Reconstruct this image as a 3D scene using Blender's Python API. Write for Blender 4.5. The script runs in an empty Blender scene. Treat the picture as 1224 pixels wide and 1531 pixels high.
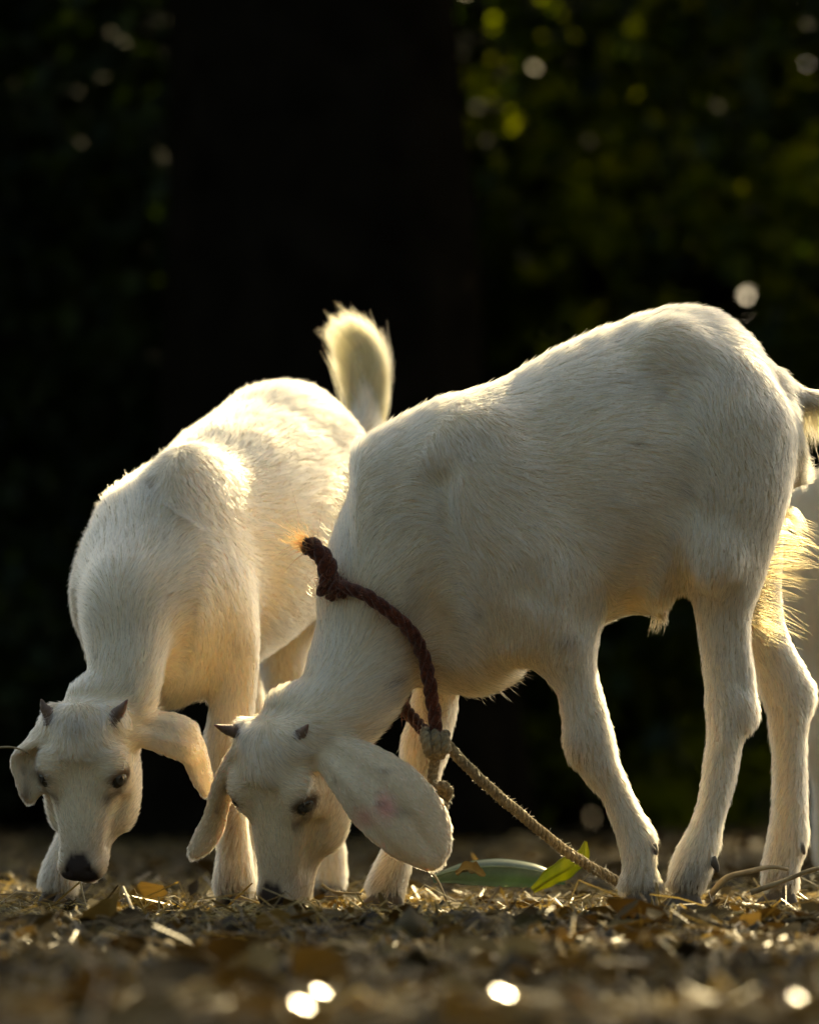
import bpy, math, random
import numpy as np
from mathutils import Vector, Matrix
from mathutils.bvhtree import BVHTree

rng = np.random.default_rng(7)
random.seed(7)
FUR = 1.0            # share of the coat that is grown
CLAY = False

# ------------------------------------------------------------------ camera, sky, sun, exposure
sc = bpy.context.scene
COL = sc.collection
FPX, CX, CY, HORIZON, DIST = 6732.0, 612.0, 765.5, 1165.0, 4.0
PITCH = math.atan((HORIZON - CY) / FPX)
CAM_H = 175.0 / FPX * DIST
cam_d = bpy.data.cameras.new('camera')
cam = bpy.data.objects.new('camera', cam_d)
COL.objects.link(cam)
cam.location = (0, -DIST, CAM_H)
cam.rotation_euler = (math.pi / 2 + PITCH, 0, 0)
cam_d.sensor_fit = 'VERTICAL'
cam_d.sensor_height = 36.0
cam_d.sensor_width = 36.0
cam_d.lens = 36.0 * FPX / 1531.0
cam_d.clip_end = 500
cam_d.clip_start = 0.05
cam_d.dof.use_dof = True
cam_d.dof.focus_distance = DIST - 0.07
cam_d.dof.aperture_fstop = cam_d.lens / 27.0
sc.camera = cam

SUN_EL, SUN_AZ = math.radians(33), math.radians(23)      # azimuth: to the right of straight behind
SUN_DIR = np.array([math.sin(SUN_AZ) * math.cos(SUN_EL), math.cos(SUN_AZ) * math.cos(SUN_EL), math.sin(SUN_EL)])
world = bpy.data.worlds.new('World')
sc.world = world
world.use_nodes = True
wn = world.node_tree
sky = wn.nodes.new('ShaderNodeTexSky')
sky.sky_type = 'NISHITA'
sky.sun_disc = False
sky.sun_elevation = SUN_EL
sky.sun_rotation = SUN_AZ
sky.air_density = 0.8
sky.dust_density = 3.5
sky.ozone_density = 0.2
tint = wn.nodes.new('ShaderNodeMix')                       # the photograph's warm white balance
tint.data_type = 'RGBA'; tint.blend_type = 'MULTIPLY'; tint.inputs[0].default_value = 1.0
tint.inputs[7].default_value = (1.0, 0.93, 0.74, 1)
wn.links.new(sky.outputs[0], tint.inputs[6])
wn.links.new(tint.outputs[2], wn.nodes['Background'].inputs[0])
wn.nodes['Background'].inputs[1].default_value = 0.12
sun_d = bpy.data.lights.new('sun', 'SUN')
sun_d.energy = 4.8
sun_d.angle = math.radians(0.5)
sun_d.color = (1.0, 0.79, 0.42)
sun = bpy.data.objects.new('sun', sun_d)
COL.objects.link(sun)
sun.location = (3, 8, 6)
sun.rotation_euler = Vector(SUN_DIR).to_track_quat('Z', 'Y').to_euler()
vs = sc.view_settings
vs.view_transform = 'Standard'
vs.look = 'None'
vs.exposure = 1.68
vs.gamma = 1.0
vs.use_curve_mapping = False
sc.cycles.max_bounces = 10
sc.cycles.diffuse_bounces = 4
sc.cycles.transmission_bounces = 8
sc.cycles.transparent_max_bounces = 16
sc.cycles.sample_clamp_indirect = 6.0


def P(px, py, Y=0.0):
    """the point of the place seen at this spot of the photograph, Y metres behind the focus plane"""
    x, z = (px - CX) / FPX, (CY - py) / FPX
    c, s = math.cos(PITCH), math.sin(PITCH)
    d = np.array([x, c - s * z, s + c * z])
    return np.array([0, -DIST, CAM_H]) + d * ((Y + DIST) / d[1])


def nrm(v):
    v = np.asarray(v, float)
    return v / (np.linalg.norm(v) + 1e-12)


def norm_rows(a):
    return a / (np.linalg.norm(a, axis=1, keepdims=True) + 1e-12)


def tagit(o, label=None, cat=None, group=None, kind=None):
    if label: o['label'] = label
    if cat: o['category'] = cat
    if group: o['group'] = group
    if kind: o['kind'] = kind
    return o


# ------------------------------------------------------------------ materials
def new_mat(name):
    m = bpy.data.materials.new(name)
    m.use_nodes = True
    nt = m.node_tree
    return m, nt, nt.nodes['Principled BSDF'], nt.nodes['Material Output']


def ramp(nt, stops):
    r = nt.nodes.new('ShaderNodeValToRGB')
    e = r.color_ramp.elements
    while len(e) < len(stops): e.new(0.5)
    for q, (p, c) in zip(e, stops):
        q.position = p
        q.color = (*c, 1)
    return r


def noise(nt, scale, detail=4, coords=None, rough=0.55):
    n = nt.nodes.new('ShaderNodeTexNoise')
    n.inputs['Scale'].default_value = scale
    n.inputs['Detail'].default_value = detail
    n.inputs['Roughness'].default_value = rough
    if coords is not None: nt.links.new(coords, n.inputs['Vector'])
    return n


def mixc(nt, fac, a, b, mode='MIX'):
    m = nt.nodes.new('ShaderNodeMix')
    m.data_type = 'RGBA'
    m.blend_type = mode
    for sock, v in ((m.inputs[0], fac), (m.inputs[6], a), (m.inputs[7], b)):
        if hasattr(v, 'links') or hasattr(v, 'is_linked'): nt.links.new(v, sock)
        elif isinstance(v, (int, float)): sock.default_value = v
        else: sock.default_value = (*v, 1)
    return m.outputs[2]


def mat_skin():
    m, nt, b, out = new_mat('goat_skin')
    a = nt.nodes.new('ShaderNodeAttribute'); a.attribute_name = 'coat'
    n = noise(nt, 60, 5)
    r = ramp(nt, [(0.3, (0.86, 0.86, 0.86)), (0.7, (1, 1, 1))])
    nt.links.new(n.outputs[0], r.inputs[0])
    nt.links.new(mixc(nt, 1.0, a.outputs[0], r.outputs[0], 'MULTIPLY'), b.inputs['Base Color'])
    b.inputs['Roughness'].default_value = 0.75
    b.inputs['Specular IOR Level'].default_value = 0.2
    b.inputs['Subsurface Weight'].default_value = 0.35
    b.inputs['Subsurface Radius'].default_value = (1.0, 0.45, 0.3)
    b.inputs['Subsurface Scale'].default_value = 0.006
    bp = nt.nodes.new('ShaderNodeBump'); bp.inputs['Strength'].default_value = 0.25; bp.inputs['Distance'].default_value = 0.002
    n2 = noise(nt, 350, 3); nt.links.new(n2.outputs[0], bp.inputs['Height']); nt.links.new(bp.outputs[0], b.inputs['Normal'])
    return m


def mat_fur(name, attr='coat'):
    m, nt, b, out = new_mat(name)
    a = nt.nodes.new('ShaderNodeAttribute'); a.attribute_name = attr
    h = nt.nodes.new('ShaderNodeBsdfHairPrincipled')
    h.model = 'CHIANG'; h.parametrization = 'COLOR'
    nt.links.new(a.outputs[0], h.inputs['Color'])
    h.inputs['Roughness'].default_value = .4; h.inputs['Radial Roughness'].default_value = .6
    h.inputs['Random Roughness'].default_value = .2
    nt.links.new(h.outputs[0], out.inputs['Surface'])
    return m


def mat_simple(name, stops, scale=30, rough=0.6, spec=0.4, sss=0.0, sss_r=(1, .5, .3), bump=0.0, bscale=200, coat=0.0):
    m, nt, b, out = new_mat(name)
    tc = nt.nodes.new('ShaderNodeTexCoord')
    n = noise(nt, scale, 5, tc.outputs['Object'])
    r = ramp(nt, stops)
    nt.links.new(n.outputs[0], r.inputs[0]); nt.links.new(r.outputs[0], b.inputs['Base Color'])
    b.inputs['Roughness'].default_value = rough
    b.inputs['Specular IOR Level'].default_value = spec
    b.inputs['Subsurface Weight'].default_value = sss
    b.inputs['Subsurface Radius'].default_value = sss_r
    b.inputs['Subsurface Scale'].default_value = 0.01
    b.inputs['Coat Weight'].default_value = coat
    if bump:
        bp = nt.nodes.new('ShaderNodeBump'); bp.inputs['Strength'].default_value = bump; bp.inputs['Distance'].default_value = 0.002
        n2 = noise(nt, bscale, 4, tc.outputs['Object']); nt.links.new(n2.outputs[0], bp.inputs['Height']); nt.links.new(bp.outputs[0], b.inputs['Normal'])
    return m


def mat_leaf(name, stops, trans_col, trans=0.4, rough=0.4, scale=6, spec=0.4):
    """leaf blades: each blade its own tone (face attribute), light passes through"""
    m, nt, b, out = new_mat(name)
    a = nt.nodes.new('ShaderNodeAttribute'); a.attribute_name = 'tone'
    r = ramp(nt, stops)
    nt.links.new(a.outputs['Fac'], r.inputs[0])
    n = noise(nt, scale * 12, 3)
    rr = ramp(nt, [(0.3, (0.75, 0.75, 0.75)), (0.75, (1.15, 1.15, 1.15))])
    nt.links.new(n.outputs[0], rr.inputs[0])
    c = mixc(nt, 1.0, r.outputs[0], rr.outputs[0], 'MULTIPLY')
    nt.links.new(c, b.inputs['Base Color'])
    b.inputs['Roughness'].default_value = rough
    b.inputs['Specular IOR Level'].default_value = spec
    t = nt.nodes.new('ShaderNodeBsdfTranslucent')
    nt.links.new(mixc(nt, 1.0, c, trans_col, 'MULTIPLY'), t.inputs[0])
    mx = nt.nodes.new('ShaderNodeMixShader'); mx.inputs[0].default_value = trans
    nt.links.new(b.outputs[0], mx.inputs[1]); nt.links.new(t.outputs[0], mx.inputs[2])
    nt.links.new(mx.outputs[0], out.inputs['Surface'])
    return m


M = {}
M['skin'] = mat_skin()
M['fur'] = mat_fur('white_coat')
M['longfur'] = mat_fur('long_hair')
M['horn'] = mat_simple('horn', [(0.3, (0.09, 0.062, 0.045)), (0.7, (0.24, 0.16, 0.11))], 90, 0.5, 0.4, 0.3, (1, .3, .15), 0.5, 500)
M['hoof'] = mat_simple('hoof_horn', [(0.3, (0.07, 0.055, 0.038)), (0.7, (0.17, 0.135, 0.095))], 60, 0.6, 0.3, 0, bump=0.5, bscale=150)
M['nose'] = mat_simple('nose_skin', [(0.3, (0.022, 0.018, 0.017)), (0.7, (0.045, 0.036, 0.033))], 200, 0.42, 0.45, 0, bump=0.6, bscale=500)
M['eye'] = mat_simple('eyeball', [(0.3, (0.02, 0.017, 0.014)), (0.7, (0.03, 0.025, 0.02))], 60, 0.12, 0.5, coat=0.6)
M['iris'] = mat_simple('iris', [(0.35, (0.035, 0.032, 0.026)), (0.7, (0.085, 0.08, 0.07))], 500, 0.2, 0.4, coat=0.4)
M['pupil'] = mat_simple('pupil', [(0.3, (0.006, 0.006, 0.008)), (0.7, (0.01, 0.01, 0.012))], 60, 0.1, 0.5, coat=0.8)


# ------------------------------------------------------------------ solid modelling: fields on a grid, skinned to one surface
def catmull(nodes, n):
    nodes = np.asarray(nodes, float)
    k = len(nodes)
    ext = np.vstack([2 * nodes[0] - nodes[1], nodes, 2 * nodes[-1] - nodes[-2]])
    out = []
    for i in range(k - 1):
        p0, p1, p2, p3 = ext[i:i + 4]
        for j in range(n):
            t = j / n
            out.append(0.5 * (2 * p1 + (p2 - p0) * t + (2 * p0 - 5 * p1 + 4 * p2 - p3) * t * t + (3 * p1 - p0 - 3 * p2 + p3) * t ** 3))
    out.append(nodes[-1])
    return np.array(out)


class Tube:
    """a body along a path; each node: x y z, side radius, upper radius, lower radius"""
    def __init__(self, nodes, side, k=0.02, sub=5, flow=1.0, hair=0.012, den=1.0, cap=None, lift=0.35):
        a = catmull(nodes, sub)
        self.p, self.r = a[:, :3], np.maximum(a[:, 3:6], 0.002)
        self.side = nrm(side)
        self.k, self.flow, self.hair, self.den, self.cap, self.lift = k, flow, hair, den, cap, lift
        m = self.r.max() + 0.025 + k
        self.lo, self.hi = self.p.min(0) - m, self.p.max(0) + m

    def eval(self, X, want_dir=False):
        X = X.astype(np.float32)
        best = np.full(len(X), 1e9, np.float32)
        bt = np.zeros(len(X), np.float32)
        bi = np.zeros(len(X), np.int32)
        p = self.p.astype(np.float32)
        for i in range(len(p) - 1):
            ba = p[i + 1] - p[i]
            q = X - p[i]
            t = np.clip(q @ ba / (ba @ ba), 0, 1)
            d = ((q - t[:, None] * ba) ** 2).sum(1)
            w = d < best
            best[w] = d[w]; bt[w] = t[w]; bi[w] = i
        seg = np.diff(self.p, axis=0)
        T = norm_rows(seg)
        # tangents at the nodes, so that frames turn smoothly
        Tn = np.vstack([T[:1], norm_rows(T[1:] + T[:-1]), T[-1:]]).astype(np.float32)
        t = bt[:, None]
        c = p[bi] * (1 - t) + p[bi + 1] * t
        tan = norm_rows(Tn[bi] * (1 - t) + Tn[bi + 1] * t).astype(np.float32)
        r = (self.r[bi] * (1 - t) + self.r[bi + 1] * t).astype(np.float32)
        S = self.side.astype(np.float32)
        L = norm_rows(S - (tan @ S)[:, None] * tan)
        U = np.cross(tan, L)
        hint = getattr(self, 'up_hint', None)
        U *= np.where(U[:, 2:3] < 0, -1, 1) if hint is None else np.where((U @ np.asarray(hint, np.float32))[:, None] < 0, -1, 1)
        v = X - c
        l, u, ax = (v * L).sum(1), (v * U).sum(1), (v * tan).sum(1)
        rl = r[:, 0]
        ru = np.where(u > 0, r[:, 1], r[:, 2])
        rc = np.minimum(rl, np.minimum(r[:, 1], r[:, 2]))
        if self.cap is not None: rc = np.where(bi > 0, np.float32(self.cap), rc)
        # axial part only beyond the ends
        ends = ((bi == 0) & (bt <= 0)) | ((bi == len(p) - 2) & (bt >= 1))
        ax = np.where(ends, ax, 0)
        k0 = np.sqrt((l / rl) ** 2 + (u / ru) ** 2 + (ax / rc) ** 2) + 1e-6
        k1 = np.sqrt((l / rl ** 2) ** 2 + (u / ru ** 2) ** 2 + (ax / rc ** 2) ** 2) + 1e-4
        d = k0 * (k0 - 1) / k1
        if want_dir: return d, tan * self.flow
        return d


class Loft:
    """a trunk along a straight axis: outline points above and below it, half widths along it"""
    def __init__(self, a, b, top, bot, wid, side, k=0.02, flow=1.0, hair=0.012, den=1.0, lift=0.20, thin=0.0030, caps=(.06, .03), side_c=None):
        self.a, self.b = np.asarray(a, float), np.asarray(b, float)
        self.L = np.linalg.norm(self.b - self.a); self.T = (self.b - self.a) / self.L
        sd = np.asarray(side, float); self.S = nrm(sd - (sd @ self.T) * self.T)
        self.U = np.cross(self.T, self.S); self.U *= np.sign(self.U[2])
        def prof(pts, sg):
            q = np.array([((p - self.a) @ self.T, sg * ((p - self.a) @ self.U) - thin) for p in pts])
            q = q[q[:, 0].argsort()]
            n = 160
            x = np.linspace(-.02, self.L + .02, n)
            y = np.interp(x, q[:, 0], q[:, 1])
            ker = np.hanning(15); ker /= ker.sum()
            return x, np.convolve(np.pad(y, 7, mode='edge'), ker, 'valid')
        self.x, self.up = prof(top, 1); _, self.dn = prof(bot, -1)
        wq = np.array([((p - self.a) @ self.T, w) for p, w in wid]); wq = wq[wq[:, 0].argsort()]
        ker = np.hanning(31); ker /= ker.sum()
        self.w = np.convolve(np.pad(np.interp(self.x, wq[:, 0], wq[:, 1]), 15, mode='edge'), ker, 'valid')
        self.k, self.flow, self.hair, self.den, self.lift, self.caps = k, flow, hair, den, lift, caps
        ext = self.S * 1.0
        pts = np.array(list(top) + list(bot) + [self.a, self.b])
        m = .02 + k
        self.lo = pts.min(0) - m - np.abs(self.S) * self.w.max(); self.hi = pts.max(0) + m + np.abs(self.S) * self.w.max()

    def eval(self, X, want_dir=False):
        v = X - self.a
        t = v @ self.T
        tc = np.clip(t, 0, self.L)
        l, u = v @ self.S, v @ self.U
        rl = np.interp(tc, self.x, self.w)
        ru = np.where(u > 0, np.interp(tc, self.x, self.up), np.interp(tc, self.x, self.dn))
        rl, ru = np.maximum(rl, .004), np.maximum(ru, .004)
        ax = t - tc
        rc = np.where(ax < 0, *self.caps)
        k0 = np.sqrt((l / rl) ** 2 + (u / ru) ** 2 + (ax / rc) ** 2) + 1e-6
        k1 = np.sqrt((l / rl ** 2) ** 2 + (u / ru ** 2) ** 2 + (ax / rc ** 2) ** 2) + 1e-4
        d = k0 * (k0 - 1) / k1
        if want_dir: return d, np.broadcast_to(self.T * self.flow, X.shape)
        return d


class Blob:
    """an ellipsoid with its own axes"""
    def __init__(self, c, r, axes=None, k=0.015, flow=(0, 0, -1), hair=0.012, den=1.0, cut=False, lift=0.35):
        self.c, self.rr = np.array(c, float), np.array(r, float)
        self.A = np.eye(3) if axes is None else np.array([nrm(a) for a in axes])
        self.k, self.flowv, self.hair, self.den, self.cut, self.lift = k, nrm(flow), hair, den, cut, lift
        m = self.rr.max() + 0.02 + k * 1.2
        self.lo, self.hi = self.c - m, self.c + m

    def eval(self, X, want_dir=False):
        v = ((X - self.c) @ self.A.T) / self.rr
        k0 = np.sqrt((v ** 2).sum(1)) + 1e-6
        k1 = np.sqrt(((v / self.rr) ** 2).sum(1)) + 1e-4
        d = k0 * (k0 - 1) / k1
        if want_dir: return d, np.broadcast_to(self.flowv, X.shape)
        return d


class Sheet:
    """a thin leaf of flesh such as an ear: nodes x y z, half width; width direction and cupping per sheet"""
    def __init__(self, nodes, widths, cups, thick=0.003, k=0.008, hair=0.006, den=1.3, flow=1.0, lift=0.25, ripple=.0016):
        a = catmull(np.asarray(nodes, float), 9)
        W = catmull(np.asarray(widths, float), 9); C = catmull(np.asarray(cups, float), 9)
        pts, rad, tn = [], [], []
        T = np.gradient(a[:, :3], axis=0)
        for q, w, c, t in zip(a, W, C, T):
            for v in np.linspace(-1, 1, 29):
                pts.append(q[:3] + nrm(w) * q[3] * v + np.asarray(c) * (v * v) * q[3] + nrm(c) * ripple * (math.sin(v * 6.5 + 1.2) + .5 * math.sin(v * 13 + 40 * q[0])) * min(1, q[3] / .02))
                rad.append(thick * (1 - 0.28 * v * v)); tn.append(nrm(t))
        self.p, self.rd, self.tn = np.array(pts, np.float32), np.array(rad, np.float32), np.array(tn, np.float32) * flow
        self.k, self.hair, self.den, self.lift = k, hair, den, lift
        self.lo, self.hi = self.p.min(0) - 0.025, self.p.max(0) + 0.025

    def eval(self, X, want_dir=False):
        X = X.astype(np.float32)
        d = np.empty(len(X), np.float32); bi = np.empty(len(X), np.int64)
        pp = (self.p ** 2).sum(1)
        for s in range(0, len(X), 20000):
            q = X[s:s + 20000]
            D = np.sqrt(np.maximum((q ** 2).sum(1)[:, None] + pp - 2 * q @ self.p.T, 0)) - self.rd
            j = D.argmin(1); bi[s:s + 20000] = j
            d[s:s + 20000] = D[np.arange(len(q)), j]
        if want_dir: return d, self.tn[bi]
        return d


def skin_fields(prims, h):
    lo = np.min([p.lo for p in prims if not getattr(p, 'cut', False)], axis=0)
    hi = np.max([p.hi for p in prims if not getattr(p, 'cut', False)], axis=0)
    n = np.ceil((hi - lo) / h).astype(int) + 2
    ax = [lo[i] + np.arange(n[i]) * h for i in range(3)]
    F = np.full(n, 0.05, np.float32)
    for p in prims:
        a = np.maximum(((p.lo - lo) / h).astype(int), 0); b = np.minimum(((p.hi - lo) / h).astype(int) + 2, n)
        if (b <= a).any(): continue
        sl = tuple(slice(a[i], b[i]) for i in range(3))
        X = np.stack(np.meshgrid(*[ax[i][sl[i]] for i in range(3)], indexing='ij'), -1).reshape(-1, 3)
        d = p.eval(X).reshape([b[i] - a[i] for i in range(3)]).astype(np.float32)
        f = F[sl]
        if getattr(p, 'cut', False):
            hh = np.maximum(p.k - np.abs(f + d), 0) / p.k
            F[sl] = np.maximum(f, -d) + hh * hh * p.k * 0.25
        else:
            hh = np.maximum(p.k - np.abs(f - d), 0) / p.k
            F[sl] = np.minimum(f, d) - hh * hh * p.k * 0.25
    # surface nets
    S = F < 0
    cnt = np.zeros(np.array(F.shape) - 1, np.uint8)
    offs = [(i, j, k) for i in (0, 1) for j in (0, 1) for k in (0, 1)]
    m = np.array(F.shape) - 1
    for o in offs: cnt += S[o[0]:o[0] + m[0], o[1]:o[1] + m[1], o[2]:o[2] + m[2]]
    act = (cnt > 0) & (cnt < 8)
    ii = np.argwhere(act)
    idx = np.full(act.shape, -1, np.int64); idx[act] = np.arange(len(ii))
    vals = {o: F[ii[:, 0] + o[0], ii[:, 1] + o[1], ii[:, 2] + o[2]] for o in offs}
    acc = np.zeros((len(ii), 3)); c = np.zeros(len(ii))
    for a in offs:
        for q in range(3):
            if a[q] == 0:
                b = list(a); b[q] = 1; b = tuple(b)
                fa, fb = vals[a], vals[b]
                w = (fa < 0) != (fb < 0)
                t = np.where(w, fa / np.where(w, fa - fb, 1), 0)
                pos = np.tile(np.array(a, float), (len(ii), 1)); pos[:, q] = t
                acc[w] += pos[w]; c[w] += 1
    V = lo + (ii + acc / c[:, None]) * h
    faces = []
    for q in range(3):
        u, v = (q + 1) % 3, (q + 2) % 3
        A = np.take(S, range(F.shape[q] - 1), axis=q); B = np.take(S, range(1, F.shape[q]), axis=q)
        e = np.argwhere(A != B)
        e = e[(e[:, u] > 0) & (e[:, v] > 0) & (e[:, u] < act.shape[u]) & (e[:, v] < act.shape[v])]
        ins = A[e[:, 0], e[:, 1], e[:, 2]]
        def cell(du, dv):
            g = e.copy(); g[:, u] += du; g[:, v] += dv
            return idx[g[:, 0], g[:, 1], g[:, 2]]
        f = np.stack([cell(-1, -1), cell(0, -1), cell(0, 0), cell(-1, 0)], 1)
        f[~ins] = f[~ins][:, ::-1]
        faces.append(f)
    Q = np.vstack(faces)
    # light relaxation
    for _ in range(2):
        s = np.zeros_like(V); n_ = np.zeros(len(V))
        for a, b in ((0, 1), (1, 2), (2, 3), (3, 0)):
            for k in range(3): s[:, k] += np.bincount(Q[:, a], V[Q[:, b], k], len(V)) + np.bincount(Q[:, b], V[Q[:, a], k], len(V))
            n_ += np.bincount(Q[:, a], minlength=len(V)) + np.bincount(Q[:, b], minlength=len(V))
        V = V * 0.5 + 0.5 * s / n_[:, None]
    return V, Q


def mesh_from(name, V, Fc, mat, smooth=True, parent=None, loc=None):
    me = bpy.data.meshes.new(name)
    V = np.asarray(V, float)
    me.from_pydata([tuple(v) for v in V] if len(V) < 5000 else V.tolist(), [], Fc.tolist() if isinstance(Fc, np.ndarray) else Fc)
    if smooth: me.shade_smooth()
    for m in (mat if isinstance(mat, (list, tuple)) else [mat]): me.materials.append(m)
    o = bpy.data.objects.new(name, me)
    COL.objects.link(o)
    if parent is not None: o.parent = parent
    return o


def vnormals(V, Q):
    n = np.cross(V[Q[:, 2]] - V[Q[:, 0]], V[Q[:, 3]] - V[Q[:, 1]])
    N = np.zeros_like(V)
    for c in range(4):
        for k in range(3): N[:, k] += np.bincount(Q[:, c], n[:, k], len(V))
    return norm_rows(N)


def wob(X, f, seed):
    """a smooth vector noise in [-1,1]^3 from crossing waves"""
    r = np.random.default_rng(seed)
    out = np.zeros((len(X), 3))
    for o in range(5):
        K = r.normal(size=(3, 3)) * f * (1 + 0.45 * o)
        ph = r.uniform(0, 6.28, 3)
        out += np.sin(X @ K + ph) / (1 + 0.35 * o)
    return out / 2.4


def hair_object(name, pts, radii, cols, mat, parent):
    """pts (n, k, 3); radii (k,) or (n, k); cols (n, 3)"""
    n, k, _ = pts.shape
    c = bpy.data.hair_curves.new(name)
    c.add_curves([k] * n)
    c.position_data.foreach_set('vector', pts.reshape(-1).astype(np.float32))
    r = c.attributes.new('radius', 'FLOAT', 'POINT')
    r.data.foreach_set('value', np.broadcast_to(radii, (n, k)).reshape(-1).astype(np.float32))
    a = c.attributes.new('coat', 'FLOAT_COLOR', 'CURVE')
    a.data.foreach_set('color', np.hstack([cols, np.ones((n, 1))]).reshape(-1).astype(np.float32))
    c.materials.append(mat)
    o = bpy.data.objects.new(name, c)
    COL.objects.link(o)
    o.parent = parent
    return o


def clump(pts, cell, amt, seed):
    """pull the tips of strands that grow close together towards each other"""
    r = np.random.default_rng(seed)
    root = pts[:, 0] + r.normal(size=(len(pts), 3)) * cell * 0.15
    key = np.floor(root / cell).astype(np.int64)
    key -= key.min(0); dim = key.max(0) + 1
    key = (key[:, 0] * dim[1] + key[:, 1]) * dim[2] + key[:, 2]
    _, inv = np.unique(key, return_inverse=True)
    cnt = np.bincount(inv)
    k = pts.shape[1]
    for j in range(1, k):
        m = np.stack([np.bincount(inv, pts[:, j, c]) / cnt for c in range(3)], 1)
        pts[:, j] += (m[inv] - pts[:, j]) * amt * (j / (k - 1))
    return pts


def grow_coat(V, Q, N, flow, length, dens, lift, cols, count, seed, kpts=5):
    r = np.random.default_rng(seed)
    T = np.vstack([Q[:, [0, 1, 2]], Q[:, [0, 2, 3]]])
    ar = 0.5 * np.linalg.norm(np.cross(V[T[:, 1]] - V[T[:, 0]], V[T[:, 2]] - V[T[:, 0]]), axis=1)
    w = ar * dens[T].mean(1)
    t = r.choice(len(T), count, p=w / w.sum())
    a, b = r.random(count), r.random(count)
    s = a + b > 1; a[s] = 1 - a[s]; b[s] = 1 - b[s]
    B = np.stack([1 - a - b, a, b], 1)[:, :, None]
    g = lambda X: (X[T[t]] * B).sum(1)
    root, n, d = g(V), norm_rows(g(N)), g(flow)
    le = (length[T[t]] * B[:, :, 0]).sum(1) * r.uniform(0.65, 1.2, count)
    li = (lift[T[t]] * B[:, :, 0]).sum(1) * r.uniform(0.6, 1.5, count)
    d = norm_rows(d) + 0.34 * wob(root, 32, seed + 1) + 0.16 * wob(root, 150, seed + 2) + r.normal(size=root.shape) * 0.10
    d = norm_rows(d - (d * n).sum(1, keepdims=True) * n)
    cl = g(cols) * r.uniform(0.72, 1.10, (count, 1)) * np.where(r.random((count, 1)) < .07, .55, 1) * (1 - np.array([0, .05, .16]) * r.random((count, 1)))
    s = np.linspace(0, 1, kpts)[None, :, None]
    L = le[:, None, None]
    bend = r.normal(size=(count, 1, 3)) * 0.10
    pts = root[:, None] - n[:, None] * 0.0006 + L * (d[:, None] * s + n[:, None] * (li[:, None, None] * s * (1 - 0.45 * s)) + bend * s * s)
    pts = clump(pts, 0.0055, 0.42, seed + 3)
    return pts, np.clip(cl, 0, 0.95)


# ------------------------------------------------------------------ ground, litter, trees
def ground_z(x, y):
    X = np.stack([np.asarray(x, float).ravel(), np.asarray(y, float).ravel(), np.zeros(np.size(x))], 1)
    a = wob(X * (1, 1, 0), 9, 301)[:, 0] * .006 + wob(X * (1, 1, 0), 38, 302)[:, 0] * .003
    ridge = .009 * np.exp(-((X[:, 1] + .40 + .06 * np.sin(X[:, 0] * 9)) / .16) ** 2)
    far = .06 * np.clip((np.abs(X[:, 1]) - 3) / 10, 0, 1) * wob(X * (1, 1, 0), .9, 303)[:, 0]
    return (a * np.clip(1.2 - np.exp(-((X[:, 1] - .1) / .25) ** 2), .2, 1) + ridge + far - .025).reshape(np.shape(x))


def build_ground():
    m, nt, b, out = new_mat('bare_soil')
    tc = nt.nodes.new('ShaderNodeTexCoord')
    n = noise(nt, 14, 8, tc.outputs['Object'], .65)
    r = ramp(nt, [(.3, (.022, .015, .006)), (.55, (.055, .038, .015)), (.75, (.105, .076, .032))])
    nt.links.new(n.outputs[0], r.inputs[0]); nt.links.new(r.outputs[0], b.inputs['Base Color'])
    b.inputs['Roughness'].default_value = .95; b.inputs['Specular IOR Level'].default_value = .15
    bp = nt.nodes.new('ShaderNodeBump'); bp.inputs['Distance'].default_value = .01; bp.inputs['Strength'].default_value = .8
    n2 = noise(nt, 120, 6, tc.outputs['Object'], .7); nt.links.new(n2.outputs[0], bp.inputs['Height']); nt.links.new(bp.outputs[0], b.inputs['Normal'])
    xs = np.concatenate([-np.geomspace(1.25, 300, 24)[::-1], np.linspace(-1.2, 1.2, 150), np.geomspace(1.25, 300, 24)])
    ys = np.concatenate([-np.geomspace(3.05, 300, 22)[::-1], np.linspace(-3, 2.5, 330), np.geomspace(2.55, 300, 50)])
    X, Y = np.meshgrid(xs, ys, indexing='ij')
    Z = ground_z(X, Y)
    V = np.stack([X, Y, Z], -1).reshape(-1, 3)
    nx, ny = X.shape
    I = np.arange(nx * ny).reshape(nx, ny)
    F = np.stack([I[:-1, :-1], I[1:, :-1], I[1:, 1:], I[:-1, 1:]], -1).reshape(-1, 4)
    tagit(mesh_from('ground', V, F, m), kind='structure')


def scatter_mesh(name, verts, faces, tone, mat, label, cat, kind='stuff', smooth=False, parent=None):
    """verts (n, k, 3) of n alike pieces, faces of one piece, tone (n,) colour position of each"""
    n, k, _ = verts.shape
    F = []
    for f in faces: F.append((np.array(f)[None] + np.arange(n)[:, None] * k))
    flat = []
    for f in F: flat += f.tolist()
    o = mesh_from(name, verts.reshape(-1, 3), flat, mat, smooth)
    a = o.data.attributes.new('tone', 'FLOAT', 'POINT')
    a.data.foreach_set('value', np.repeat(tone, k).astype(np.float32))
    if parent is not None: o.parent = parent
    else: tagit(o, label, cat, kind=kind)
    return o


def spread(n, lo_y, hi_y, r, half=.55):
    y = lo_y + (hi_y - lo_y) * r.random(n)
    w = half * np.maximum((y + 4.6) / 4.6, .35)
    return r.uniform(-1, 1, n) * w, y


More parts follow.
